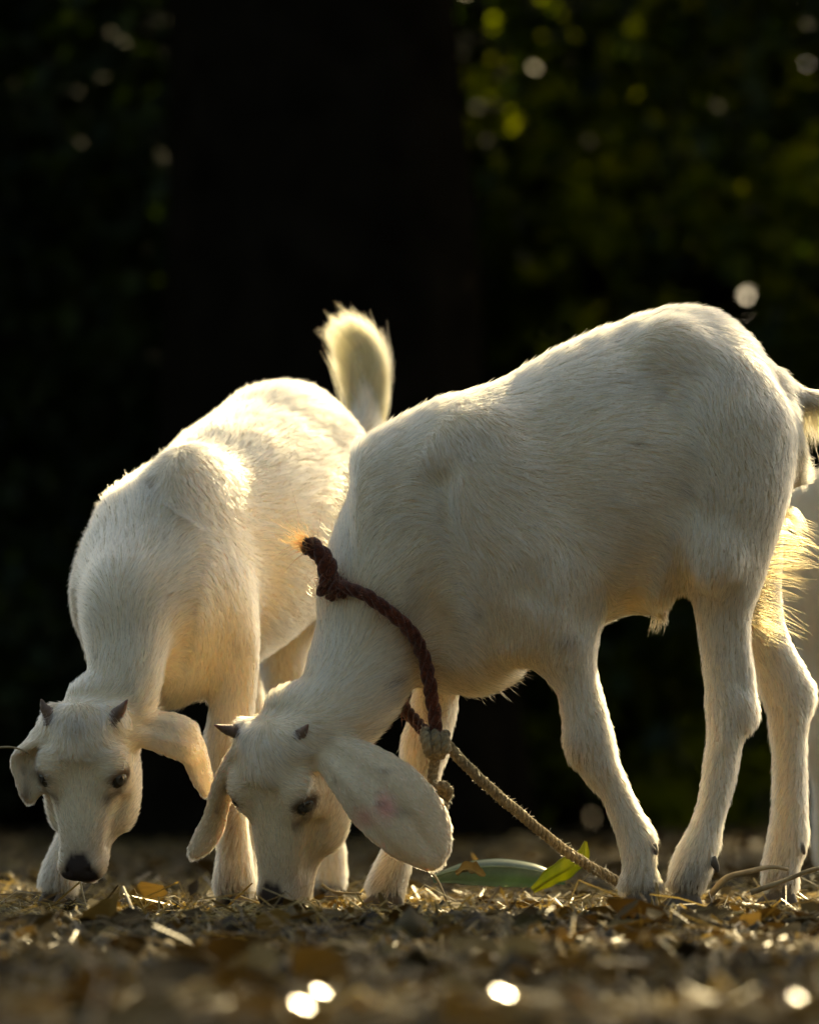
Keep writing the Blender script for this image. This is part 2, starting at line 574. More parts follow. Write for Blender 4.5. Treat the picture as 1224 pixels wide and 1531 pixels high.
def build_litter():
    r = np.random.default_rng(91)
    M['straw'] = mat_leaf('dry_straw', [(0, (.07, .050, .017)), (.35, (.20, .148, .050)), (.7, (.42, .33, .12)), (1, (.62, .52, .24))], (1.0, .85, .45), .35, .36)
    M['deadleaf'] = mat_leaf('dead_leaf', [(0, (.030, .021, .008)), (.4, (.085, .061, .020)), (.75, (.19, .145, .050)), (1, (.40, .33, .14))], (1.0, .75, .4), .30, .75, spec=.12)
    M['crumb'] = mat_leaf('soil_crumb', [(0, (.02, .014, .006)), (.5, (.06, .043, .018)), (1, (.13, .097, .042))], (.0, .0, .0), 0, .9)
    # straws: bent strips with a keel
    for n, (y0, y1, half), hmax in ((17000, (-.35, .9, .6), .009), (8500, (-2.2, -.35, .45), .008), (9000, (.9, 5, .9), .010)):
        x, y = spread(n, y0, y1, r, half)
        L = r.gamma(2.2, .013, n) + .008; w = r.uniform(.0004, .0012, n)
        az = r.uniform(0, 2 * np.pi, n); el = r.normal(0, .22, n)
        z = ground_z(x, y) + r.gamma(1.5, hmax / 3, n)
        d = np.stack([np.cos(az) * np.cos(el), np.sin(az) * np.cos(el), np.sin(el)], 1)
        sd = np.stack([-np.sin(az), np.cos(az), r.normal(0, .5, n)], 1); sd = norm_rows(sd)
        up = np.cross(d, sd)
        c = np.stack([x, y, z], 1)
        bend = r.normal(0, .16, n)[:, None] * L[:, None] * up + r.normal(0, .10, n)[:, None] * L[:, None] * sd
        V = []
        for t in (-.5, 0, .5):
            p = c + d * (L * t)[:, None] + bend * (1 - 4 * t * t)
            ww = w[:, None] * (1.0 if t == 0 else .75)
            V += [p - sd * ww, p + up * ww * .7, p + sd * ww]
        V = np.stack(V, 1)
        scatter_mesh('straw_litter', V, [(0, 1, 4, 3), (1, 2, 5, 4), (3, 4, 7, 6), (4, 5, 8, 7)], r.beta(1.6, 1.7, n) if -1 < y0 < .5 else r.beta(1.1, 3.4, n), M['straw'], 'dry straw scattered over the soil ' + ('in the near foreground' if y0 < -1 else 'round the goats' if y0 < 0 else 'far behind the goats'), 'straw')  # pool light and shade set in tone: paler round goats, darker near and far
    # leaf fragments, curled
    for n, (y0, y1, half), nm in ((1300, (-.35, .9, .6), 'round the goats'), (1500, (-2.2, -.35, .45), 'in the near foreground'), (5000, (.9, 7, 1.1), 'far behind the goats')):
        x, y = spread(n, y0, y1, r, half)
        L = r.gamma(3, .0045 if y0 > -1 else .0055, n) + .006; w = L * r.uniform(.25, .5, n)
        az = r.uniform(0, 2 * np.pi, n)
        z = ground_z(x, y) + r.gamma(1.5, .003, n)
        t1, t2 = r.normal(0, .35, n), r.normal(0, .45, n)
        d = np.stack([np.cos(az) * np.cos(t1), np.sin(az) * np.cos(t1), np.sin(t1)], 1)
        sd = norm_rows(np.stack([-np.sin(az) * np.cos(t2), np.cos(az) * np.cos(t2), np.sin(t2)], 1))
        up = np.cross(d, sd); up *= np.where(up[:, 2:] < 0, -1, 1)
        c = np.stack([x, y, z], 1); curl = r.uniform(-.1, .55, n)[:, None] * w[:, None]
        V = []
        for t, ww in ((-.5, .12), (-.15, .9), (.2, 1.0), (.5, .25)):
            p = c + d * (L * t)[:, None] + up * (curl * abs(t) * 1.5)
            V += [p - sd * (w * ww)[:, None] + up * curl * ww, p, p + sd * (w * ww)[:, None] + up * curl * ww * r.uniform(.3, 1.5, n)[:, None]]
        V = np.stack(V, 1)
        scatter_mesh('leaf_litter', V, [(0, 1, 4, 3), (1, 2, 5, 4), (3, 4, 7, 6), (4, 5, 8, 7), (6, 7, 10, 9), (7, 8, 11, 10)], r.beta(1.3, 2.4, n) if y0 < .5 else r.beta(1.0, 4.0, n), M['deadleaf'], 'broken dead leaves lying on the soil ' + nm, 'leaf litter', smooth=True)  # darker tones far back stand in for the deep shade there
    # crumbs of soil and dung
    n = 22000
    x, y = spread(n, -2.2, 1.2, r)
    s = r.gamma(2.2, .0013, n) + .001
    z = ground_z(x, y) + s * .5
    o = np.array([(1, 0, 0), (-1, 0, 0), (0, 1, 0), (0, -1, 0), (0, 0, 1), (0, 0, -1)], float)
    V = np.stack([x, y, z], 1)[:, None] + o[None] * s[:, None, None] * r.uniform(.6, 1.3, (n, 6, 1)) + r.normal(0, .15, (n, 6, 3)) * s[:, None, None]
    scatter_mesh('soil_crumbs', V, [(0, 2, 4), (2, 1, 4), (1, 3, 4), (3, 0, 4), (2, 0, 5), (1, 2, 5), (3, 1, 5), (0, 3, 5)], r.random(n), M['crumb'], 'dark crumbs of soil strewn round the goats', 'soil', smooth=True)


LEAF_FACES = [(0, 1, 5), (1, 2, 4, 5), (2, 3, 4), (0, 5, 9), (5, 4, 8, 9), (4, 3, 8)]


def leaf_blades(c, d, nrm_, L, W, fold=.25):
    """folded leaf blades at c along d; ten points each"""
    d = norm_rows(d); sd = norm_rows(np.cross(nrm_, d)); up = np.cross(d, sd)
    L, W = L[:, None], W[:, None]
    b = c; tip = c + d * L - up * L * .12
    m1, m2 = c + d * L * .33 - up * L * .0, c + d * L * .68 - up * L * .03
    f = up * W * fold
    pts = [b, m1 + sd * W + f, m2 + sd * W * .85 + f, tip, m2, m1, b, tip, m2 - sd * W * .85 + f, m1 - sd * W + f]
    return np.stack(pts, 1)


POOL = ((-.62, .66), (-.62, .98))        # the sunny opening the goats stand in, read at a quarter of a metre above the ground


def keeps_sun_out(p, leaf):
    """does a leaf here leave the opening free?"""
    q = p - SUN_DIR * ((p[:, 2] - .25) / SUN_DIR[2])[:, None]
    x = (q[:, 0] - .5 * sum(POOL[0])) / (.5 * (POOL[0][1] - POOL[0][0])); y = (q[:, 1] - .5 * sum(POOL[1])) / (.5 * (POOL[1][1] - POOL[1][0]))
    free = np.maximum(np.abs(x), np.abs(y)) + .18 * wob(q * (1, 1, 0), 5, 404)[:, 0] > 1.0
    g = p - SUN_DIR * (p[:, 2] / SUN_DIR[2])[:, None]
    for hx, hy, hr in ((-.053, -1.64, .15), (.049, -1.64, .10), (.203, -1.68, .10), (.10, -1.15, .04), (-.16, -1.3, .04)):      # chinks that let flecks of sun through
        free &= (g[:, 0] - hx) ** 2 + (g[:, 1] - hy) ** 2 > (hr + .6 * leaf) ** 2
    e = np.array([0, -DIST, CAM_H])
    for px, py, hr in ((1115, 430, .025), (1103, 456, .012), (1200, 82, .012)):      # openings to the bright sky beyond
        d = nrm(P(px, py, 8) - e); v = p - e; t = v @ d
        free &= np.linalg.norm(v - t[:, None] * d, axis=1) > hr * t / 12 + .5 * leaf
    return free


def tube_mesh(paths, ns=9):
    V, F = [], []
    for path, rad in paths:
        path = np.asarray(path, float)
        T = norm_rows(np.gradient(path, axis=0))
        ref = np.array([0.31, .9, .17])
        e1 = norm_rows(np.cross(T, ref)); e2 = np.cross(T, e1)
        b0 = len(V)
        for i in range(len(path)):
            for j in range(ns):
                a = 2 * math.pi * j / ns
                V.append(path[i] + rad[i] * (math.cos(a) * e1[i] + math.sin(a) * e2[i]))
        for i in range(len(path) - 1):
            for j in range(ns): F.append((b0 + i * ns + j, b0 + i * ns + (j + 1) % ns, b0 + (i + 1) * ns + (j + 1) % ns, b0 + (i + 1) * ns + j))
        F.append(tuple(b0 + (len(path) - 1) * ns + j for j in range(ns)))
    return V, F


def tree(name, label, cat, x, y, h, trunk_r, crown_lo, crown_r, nleaf, leaf, tones, seed, group, nlimb=7, bulge=1.0, big=False):
    r = np.random.default_rng(seed)
    root = bpy.data.objects.new(name, None); COL.objects.link(root)
    z0 = float(ground_z(np.array([x]), np.array([y]))[0])
    root.location = (x, y, z0); tagit(root, label, cat, group)
    # trunk
    t = np.linspace(0, 1, 12)
    bendx, bendy = r.normal(0, .05 * h, 2)
    path = np.stack([bendx * t ** 2 + .02 * h * np.sin(t * 5 + seed), bendy * t ** 2, h * .92 * t - .05], 1)
    rad = trunk_r * (1 - .8 * t) * (1 + .35 * np.exp(-t * 18)) + .012
    V, F = tube_mesh([(path, rad)], 26 if big else 10)
    V = np.array(V)
    if big:                                         # ridged bark
        V[:, :2] += (V[:, :2] - np.repeat(path, 26, 0)[:, :2]) * (.08 * np.sin(np.arctan2(V[:, 1], V[:, 0]) * 9 + V[:, 2] * .8) + .05 * wob(V, 6, seed)[:, 0])[:, None]
    mesh_from('trunk', V, F, M['bark'], parent=root)
    ends = []
    limbs = []
    for i in range(nlimb):
        s = r.uniform(max(.12, crown_lo / h * .8), .85); p0 = np.array([np.interp(s, t, path[:, k]) for k in range(3)])
        az = r.uniform(0, 6.28); ln = crown_r * r.uniform(.6, 1.0); el = r.uniform(.1, .8)
        d = np.array([math.cos(az) * math.cos(el), math.sin(az) * math.cos(el), math.sin(el)])
        p = [p0 + d * ln * q + np.array([0, 0, -.10 * ln * q * q]) + r.normal(0, .03 * ln, 3) * (q > 0) for q in np.linspace(0, 1, 5)]
        limbs.append((p, np.interp(s, t, rad) * .45 * np.array([1, .8, .6, .4, .15]) + .004))
        ends += p[2:]
    for lb in limbs:
        V, F = tube_mesh([lb], 6)
        mesh_from('limb', V, F, M['bark'], parent=root)
    # crown: leaf clumps through the volume
    nc = max(24, nleaf // 90)
    cz = r.uniform(crown_lo, h, nc)
    rr = crown_r * np.sqrt(np.clip(1 - ((cz - crown_lo) / (h - crown_lo) * 1.7 - .75) ** 2 * .8, .08, 1)) * bulge
    a = r.uniform(0, 6.28, nc); q = np.sqrt(r.random(nc))
    cen = np.stack([rr * q * np.cos(a) + np.interp(cz / h, t, path[:, 0]), rr * q * np.sin(a) + np.interp(cz / h, t, path[:, 1]), cz], 1)
    cen[:min(len(ends), nc // 3)] = np.array(ends)[:min(len(ends), nc // 3)]
    k = r.integers(0, nc, nleaf)
    cs = r.uniform(.10, .24, nc) * crown_r
    c = cen[k] + r.normal(size=(nleaf, 3)) * cs[k][:, None] * (1, 1, .75)
    wp = c + np.array(root.location)
    keep = keeps_sun_out(wp, leaf) & (c[:, 2] > .05)
    c = c[keep]; k = k[keep]; n = len(c)
    d = np.stack([r.normal(size=n), r.normal(size=n), -.5 + .6 * r.normal(size=n)], 1)
    nn = np.stack([.6 * r.normal(size=n), .6 * r.normal(size=n), np.ones(n)], 1)
    L = leaf * r.uniform(.6, 1.3, n)
    tone = np.clip(r.normal(.45, .2, n) + r.normal(0, .12, nc)[k], 0, 1)
    o = scatter_mesh('crown', leaf_blades(c, d, nn, L, L * r.uniform(.22, .34, n)), LEAF_FACES, tone, tones, None, None, parent=root)
    return root


def build_trees():
    M['bark'] = mat_simple('bark', [(.3, (.004, .0033, .002)), (.7, (.010, .008, .005))], 9, .95, .0, bump=1.0, bscale=40)
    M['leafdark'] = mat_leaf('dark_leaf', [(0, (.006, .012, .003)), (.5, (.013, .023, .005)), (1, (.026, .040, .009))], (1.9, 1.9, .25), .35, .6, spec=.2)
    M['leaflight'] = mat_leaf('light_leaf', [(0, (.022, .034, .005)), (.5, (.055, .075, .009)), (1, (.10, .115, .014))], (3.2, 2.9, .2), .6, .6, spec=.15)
    at = lambda px, Y: (px - CX) / FPX * (DIST + Y)
    G = 'trees and bushes of the dark grove'
    D_, L_ = M['leafdark'], M['leaflight']
    tree('broad_tree', 'thick dark trunk straight behind the two goats', 'tree', at(366, 5.6), 5.6, 8.5, .34, 3.3, 2.6, 9000, .085, D_, 1, G, 10, big=True)
    rows = [  # px, Y, height, crown base, crown radius, leaves, material, label
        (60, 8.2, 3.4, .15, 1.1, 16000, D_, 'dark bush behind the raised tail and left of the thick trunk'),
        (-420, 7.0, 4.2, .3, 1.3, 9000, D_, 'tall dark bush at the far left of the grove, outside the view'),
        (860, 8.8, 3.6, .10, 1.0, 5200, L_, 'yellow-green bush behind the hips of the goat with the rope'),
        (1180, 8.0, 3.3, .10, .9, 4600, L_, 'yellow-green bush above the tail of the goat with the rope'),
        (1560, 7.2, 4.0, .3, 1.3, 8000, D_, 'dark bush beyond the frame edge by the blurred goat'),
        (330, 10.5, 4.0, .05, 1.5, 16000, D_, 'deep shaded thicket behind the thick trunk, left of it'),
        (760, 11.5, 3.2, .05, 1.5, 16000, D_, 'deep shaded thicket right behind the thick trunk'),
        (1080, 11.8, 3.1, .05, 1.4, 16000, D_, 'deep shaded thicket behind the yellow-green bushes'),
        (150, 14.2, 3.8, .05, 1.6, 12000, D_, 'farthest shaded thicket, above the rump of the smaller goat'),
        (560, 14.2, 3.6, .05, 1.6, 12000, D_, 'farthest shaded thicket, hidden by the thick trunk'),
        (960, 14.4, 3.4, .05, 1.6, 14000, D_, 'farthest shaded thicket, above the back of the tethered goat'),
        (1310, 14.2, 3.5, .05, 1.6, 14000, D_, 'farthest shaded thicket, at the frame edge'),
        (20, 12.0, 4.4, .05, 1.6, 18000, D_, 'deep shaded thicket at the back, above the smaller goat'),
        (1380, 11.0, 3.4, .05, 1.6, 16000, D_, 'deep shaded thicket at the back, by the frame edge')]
    for i, (px, Y, h, lo, cr, n, mt, lab) in enumerate(rows):
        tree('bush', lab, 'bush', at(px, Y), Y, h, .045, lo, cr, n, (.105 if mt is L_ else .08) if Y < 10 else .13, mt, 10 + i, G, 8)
    behind = [(-6.5, -4.5), (-3.4, -7.5), (.3, -8.6), (3.8, -7.4), (7, -4), (-8, 1.5), (8.5, 1.0)]  # unseen trees added to cut the low sky light on goats and grove
    for i, (x, Y) in enumerate(behind):
        tree('tall_tree', 'added leafy tree blocking sky light, ' + ('at the near left corner of the clearing', 'left behind the camera, out of view', 'straight behind the camera, out of view', 'right behind the camera, out of view', 'at the near right corner of the clearing', 'beside the clearing, level with the goats, on the left', 'beside the clearing, level with the goats, on the right')[i], 'tree', x, Y, 6.5, .15, .6, 2.3, 4200, .24, D_, 80 + i, G, 8)
    crowns = [(-3.2, 9.5, 9.5, 4.6, 3.0, 9000, 'tall tree of the grove rising out of view on the left'), (3.6, 9.0, 9.0, 4.4, 3.0, 9000, 'tall tree of the grove rising out of view on the right'),
              (2.4, 7.6, 8.0, 4.2, 2.6, 9000, 'slim tree of the grove behind the goat with the rope'), (.4, 14.5, 10.5, 3.0, 3.6, 1600, 'tall tree at the very back of the grove'),
              (-4.5, 15, 10.5, 2.0, 3.6, 7000, 'broad tree at the back of the grove, far left'), (5.0, 15, 10.5, 2.0, 3.6, 600, 'broad tree at the back of the grove, far right'),
              (3.7, 5.6, 8.0, 3.6, 2.2, 10000, 'added leaning tree shading the foreground, out of view on the right')]  # the last one is added out of view to shade the foreground
    for i, (x, Y, h, lo, cr, n, lab) in enumerate(crowns):
        tree('tall_tree', lab, 'tree', x, Y, h, .13, lo, cr, n, .13, D_, 40 + i, G, 9)


build_ground()
build_litter()
build_trees()


# ------------------------------------------------------------------ goats
WHITE = np.array([0.82, 0.735, 0.55])


class Head:
    """frame of a goat's head: f from poll to muzzle, n out of the forehead, s towards its left"""
    def __init__(self, poll, f, n, scale=1.0):
        self.o, self.f = np.asarray(poll, float), nrm(f)
        n = np.asarray(n, float); self.n = nrm(n - (n @ self.f) * self.f)
        self.s = np.cross(self.n, self.f)
        self.k = scale

    def __call__(self, f, s, n):
        return self.o + self.k * (f * self.f + s * self.s + n * self.n)

    def vec(self, f, s, n):
        return f * self.f + s * self.s + n * self.n

    def prims(self):
        k = self.k
        sec = [(0.002, -.036, .026, .024, .028), (0.022, -.034, .036, .033, .036), (0.048, -.034, .036, .034, .043), (0.074, -.035, .0335, .028, .046),
               (0.098, -.035, .0292, .023, .043), (0.120, -.035, .0242, .0200, .034), (0.138, -.036, .0212, .0185, .0255), (0.152, -.037, .0185, .016, .0195)]
        P_ = [Tube([[*self(f, 0, n), w * k, u * k, d * k] for f, n, w, u, d in sec], self.s, k=0.012, flow=-1.0, hair=0.009, den=1.3, cap=0.010 * k, lift=0.28)]
        P_[0].up_hint = self.n
        ax = (self.f, self.s, self.n)
        for q in (-1, 1):
            P_.append(Blob(self(.069, q * .0285, -.0175), (.019 * k, .0125 * k, .0140 * k), ax, k=0.014, flow=self.vec(-.5, q * .8, .2), hair=0.006))
            P_.append(Blob(self(.059, q * .0275, -.0065), (.013 * k, .0105 * k, .0075 * k), ax, k=0.014, flow=self.vec(-.2, q * 1, .2), hair=0.007))   # brow
            P_.append(Blob(self(.078, q * .0285, -.056), (.034 * k, .0125 * k, .022 * k), ax, k=0.022, flow=self.vec(-1, 0, -.3), hair=0.008))      # cheek
            P_.append(Blob(self(.020, q * .0275, -.009), (.013 * k, .011 * k, .010 * k), ax, k=0.010, flow=self.vec(.6, q * .5, .3), hair=0.010))  # horn root
            P_.append(Blob(self(.151, q * .0105, -.030), (.009 * k, .009 * k, .009 * k), ax, k=0.008, flow=self.vec(-1, q, 0), hair=0.003, den=.5))  # nostril wing
            P_.append(Blob(self(.140, q * .0115, -.041), (.016 * k, .0085 * k, .011 * k), ax, k=0.008, flow=self.vec(-1, q, 0), hair=0.005))    # upper lip
        for q in (-1, 1):
            ec, out, (a1, a2, _) = self.eye(q)
            up = a2 * (-1 if a2 @ self.f > 0 else 1)
            P_.append(Tube([[*(ec + k * (out * .0080 + up * .0030 - a1 * .0098)), .0018, .0018, .0018], [*(ec + k * (out * .0108 + up * .0046)), .0024, .0024, .0024], [*(ec + k * (out * .0080 + up * .0028 + a1 * .0098)), .0018, .0018, .0018]], self.s, k=0.004, hair=.003, den=.3))
        P_.append(Blob(self(.150, 0, -.055), (.011 * k, .011 * k, .007 * k), ax, k=0.006, flow=self.vec(-1, 0, -.3), hair=0.007))           # chin
        P_.append(Tube([[*self(.05, 0, -.066), .018 * k, .014 * k, .014 * k], [*self(.10, 0, -.062), .013 * k, .012 * k, .012 * k], [*self(.146, 0, -.055), .010 * k, .007 * k, .007 * k]], self.s, k=0.012, flow=-1, hair=0.008))
        P_.append(Blob(self(.034, 0, .000), (.024 * k, .022 * k, .008 * k), ax, k=0.014, flow=self.vec(1, .1, .2), hair=0.013, lift=.5))              # forelock
        return P_

    def eye(self, q):
        """centre of the eyeball, the way it looks, and the long and short axes of the opening"""
        out = nrm(self.vec(.08, q * .82, .55))
        t = self.vec(0, -.55 * q, .82)
        a1 = self.vec(.50, 0, 0) + .86 * t
        a1 = nrm(a1 - (a1 @ out) * out)
        return self(.0725, q * .0300, -.0150), out, (a1, np.cross(out, a1), out)

    def cuts(self):
        k, c = self.k, []
        for q in (-1, 1):
            c.append(Blob(self.eye(q)[0] + self.eye(q)[1] * .0098 * k + self.f * .0006 * k, (.0084 * k, .0034 * k, .0046 * k), self.eye(q)[2], k=0.0022, cut=True))
            c.append(Tube([[*(self.eye(q)[0] + self.eye(q)[1] * .0098 * k + self.eye(q)[2][0] * .007 * k), .0018, .0018, .0018], [*self(.088, q * .0305, -.0165), .0018, .0018, .0018], [*self(.100, q * .0295, -.0185), .0012, .0012, .0012]], self.n, k=0.006))
            c[-1].cut = True
            c.append(Tube([[*self(.090, q * .0335, -.031), .002, .002, .002], [*self(.110, q * .0290, -.033), .0025, .0025, .0025], [*self(.130, q * .0245, -.035), .0018, .0018, .0018]], self.n, k=0.013)); c[-1].cut = True
            c.append(Blob(self(.1555, q * .0105, -.0225), (.0035 * k, .0022 * k, .0055 * k), (self.vec(1, .35 * q, -.3), self.vec(-.35 * q, 1, 0), self.vec(.3, 0, 1)), k=0.003, cut=True))   # nostril
            c.append(Tube([[*self(.166, q * .002, -.047), .0016, .0016, .0016], [*self(.150, q * .0185, -.049), .0022, .0022, .0022], [*self(.131, q * .0225, -.050), .0022, .0022, .0022]], self.n, k=0.004))
            c[-1].cut = True
        return c

    def furnish(self, root, tips, name='horn'):
        """horns and eyes as parts of the goat"""
        k = self.k
        for q, tip in zip((-1, 1), tips):
            base = self(.019, q * .030, -.003)
            tip = np.asarray(tip)
            mid = (base + tip) / 2 + self.vec(.0005, q * .0008, .001)
            path = catmull([base - 0.006 * nrm(tip - base), base, mid, tip], 7)
            T = norm_rows(np.gradient(path, axis=0))
            e1 = norm_rows(np.cross(T, self.f)); e2 = np.cross(T, e1)
            V, F, ns = [], [], 14
            for i, c in enumerate(path):
                t = i / (len(path) - 1)
                rad = 0.0092 * k * (1 - t) ** 0.9 * (1 + 0.06 * math.sin(i * 2.1)) + 0.0006
                for j in range(ns):
                    a = 2 * math.pi * j / ns
                    V.append(c + rad * (math.cos(a) * e1[i] + math.sin(a) * e2[i]))
            for i in range(len(path) - 1):
                for j in range(ns): F.append((i * ns + j, i * ns + (j + 1) % ns, (i + 1) * ns + (j + 1) % ns, (i + 1) * ns + j))
            F.append(tuple((len(path) - 1) * ns + j for j in range(ns)))
            mesh_from('horn', V, F, M['horn'], parent=root)
            # eye
            ec, out, (e1, e2, _) = self.eye(q)
            er = .0103 * k
            V, F = [], []
            nr, ns = 16, 28
            for i in range(nr + 1):
                th = math.pi * i / nr
                for j in range(ns):
                    a = 2 * math.pi * j / ns
                    V.append(ec + er * (out * math.cos(th) + (e1 * math.cos(a) + e2 * math.sin(a)) * math.sin(th)))
            for i in range(nr):
                for j in range(ns): F.append((i * ns + j, (i + 1) * ns + j, (i + 1) * ns + (j + 1) % ns, i * ns + (j + 1) % ns))
            eye = mesh_from('eye', V, F, M['eye'], parent=root)
            for nm, rad, sq, up, mt in (('iris', .62, 1.0, 1.006, M['iris']), ('pupil', .40, .30, 1.014, M['pupil'])):
                V, F = [tuple(ec + er * up * out)], []
                for i in range(1, 7):
                    for j in range(24):
                        a = 2 * math.pi * j / 24
                        uu, vv = rad * i / 6 * math.cos(a), rad * sq * i / 6 * math.sin(a)
                        w = math.sqrt(max(0, 1 - uu * uu - vv * vv))
                        V.append(tuple(ec + er * up * (out * w + e1 * uu + e2 * vv)))
                for j in range(24): F.append((0, 1 + j, 1 + (j + 1) % 24))
                for i in range(5):
                    for j in range(24): F.append((1 + i * 24 + j, 1 + (i + 1) * 24 + j, 1 + (i + 1) * 24 + (j + 1) % 24, 1 + i * 24 + (j + 1) % 24))
                mesh_from(nm, V, F, mt, parent=eye)


def leg(nodes, Y, side, k=0.022, hair=0.011):
    """nodes: px, py, half width seen (px), half width across (m) [, Y]; a leg of the goat standing at depth Y"""
    out = []
    for q in nodes:
        y = q[4] if len(q) > 4 else Y
        p = P(q[0], q[1], y)
        r = q[2] / FPX * (DIST + y) - 0.0030
        out.append([*p, max(q[3], .005), r, r])
    return Tube(out, side, k=k, hair=hair, den=1.5, lift=0.40, flow=1.0, sub=3, cap=.007)


def cloven_hoof(root, c, fwd, side, s=1.0):
    """two toes side by side, with the two small dewclaws behind and above"""
    fwd, side, up = nrm(fwd), nrm(side), np.array([0, 0, 1.0])
    V, F = [], []
    for q in (-1, 1):
        b0 = len(V)
        for t, (hh, w, f0, f1) in enumerate(((0.0, .0076, -.014, .022), (.006, .0074, -.013, .019), (.012, .0066, -.011, .012), (.017, .005, -.008, .006))):
            for j in range(24):
                a = 2 * math.pi * j / 24
                x = (f0 + f1) / 2 + (f1 - f0) / 2 * math.cos(a)
                y = w * math.sin(a) * (1 - 0.35 * max(0, math.cos(a)))
                V.append(c + s * (fwd * x + side * (q * .0082 + y) + up * hh))
        for t in range(3):
            for j in range(24): F.append((b0 + t * 24 + j, b0 + t * 24 + (j + 1) % 24, b0 + t * 24 + 24 + (j + 1) % 24, b0 + t * 24 + 24 + j))
        F.append(tuple(b0 + j for j in reversed(range(24)))); F.append(tuple(b0 + 72 + j for j in range(24)))
    h = mesh_from('hoof', V, F, M['hoof'], parent=root)
    return h


def dewclaw(root, c, d, s=.60):
    c = c + np.array([-.0052 * np.sign(d[0]), 0, -.001]); d = nrm((d[0] * .45, d[1], d[2] * 1.3)); e1 = nrm(np.cross(d, (0.3, 0.8, 0.2))); e2 = np.cross(d, e1)
    V, F = [], []
    for i, (t, r) in enumerate(((-.008, .0060), (0, .0064), (.007, .0052), (.013, .003), (.016, .0008))):
        for j in range(10):
            a = j * math.pi / 5
            V.append(c + s * (d * t + r * (e1 * math.cos(a) + e2 * math.sin(a))))
    for i in range(4):
        for j in range(10): F.append((i * 10 + j, i * 10 + (j + 1) % 10, i * 10 + 10 + (j + 1) % 10, i * 10 + 10 + j))
    return mesh_from('dewclaw', V, F, M['hoof'], parent=root)


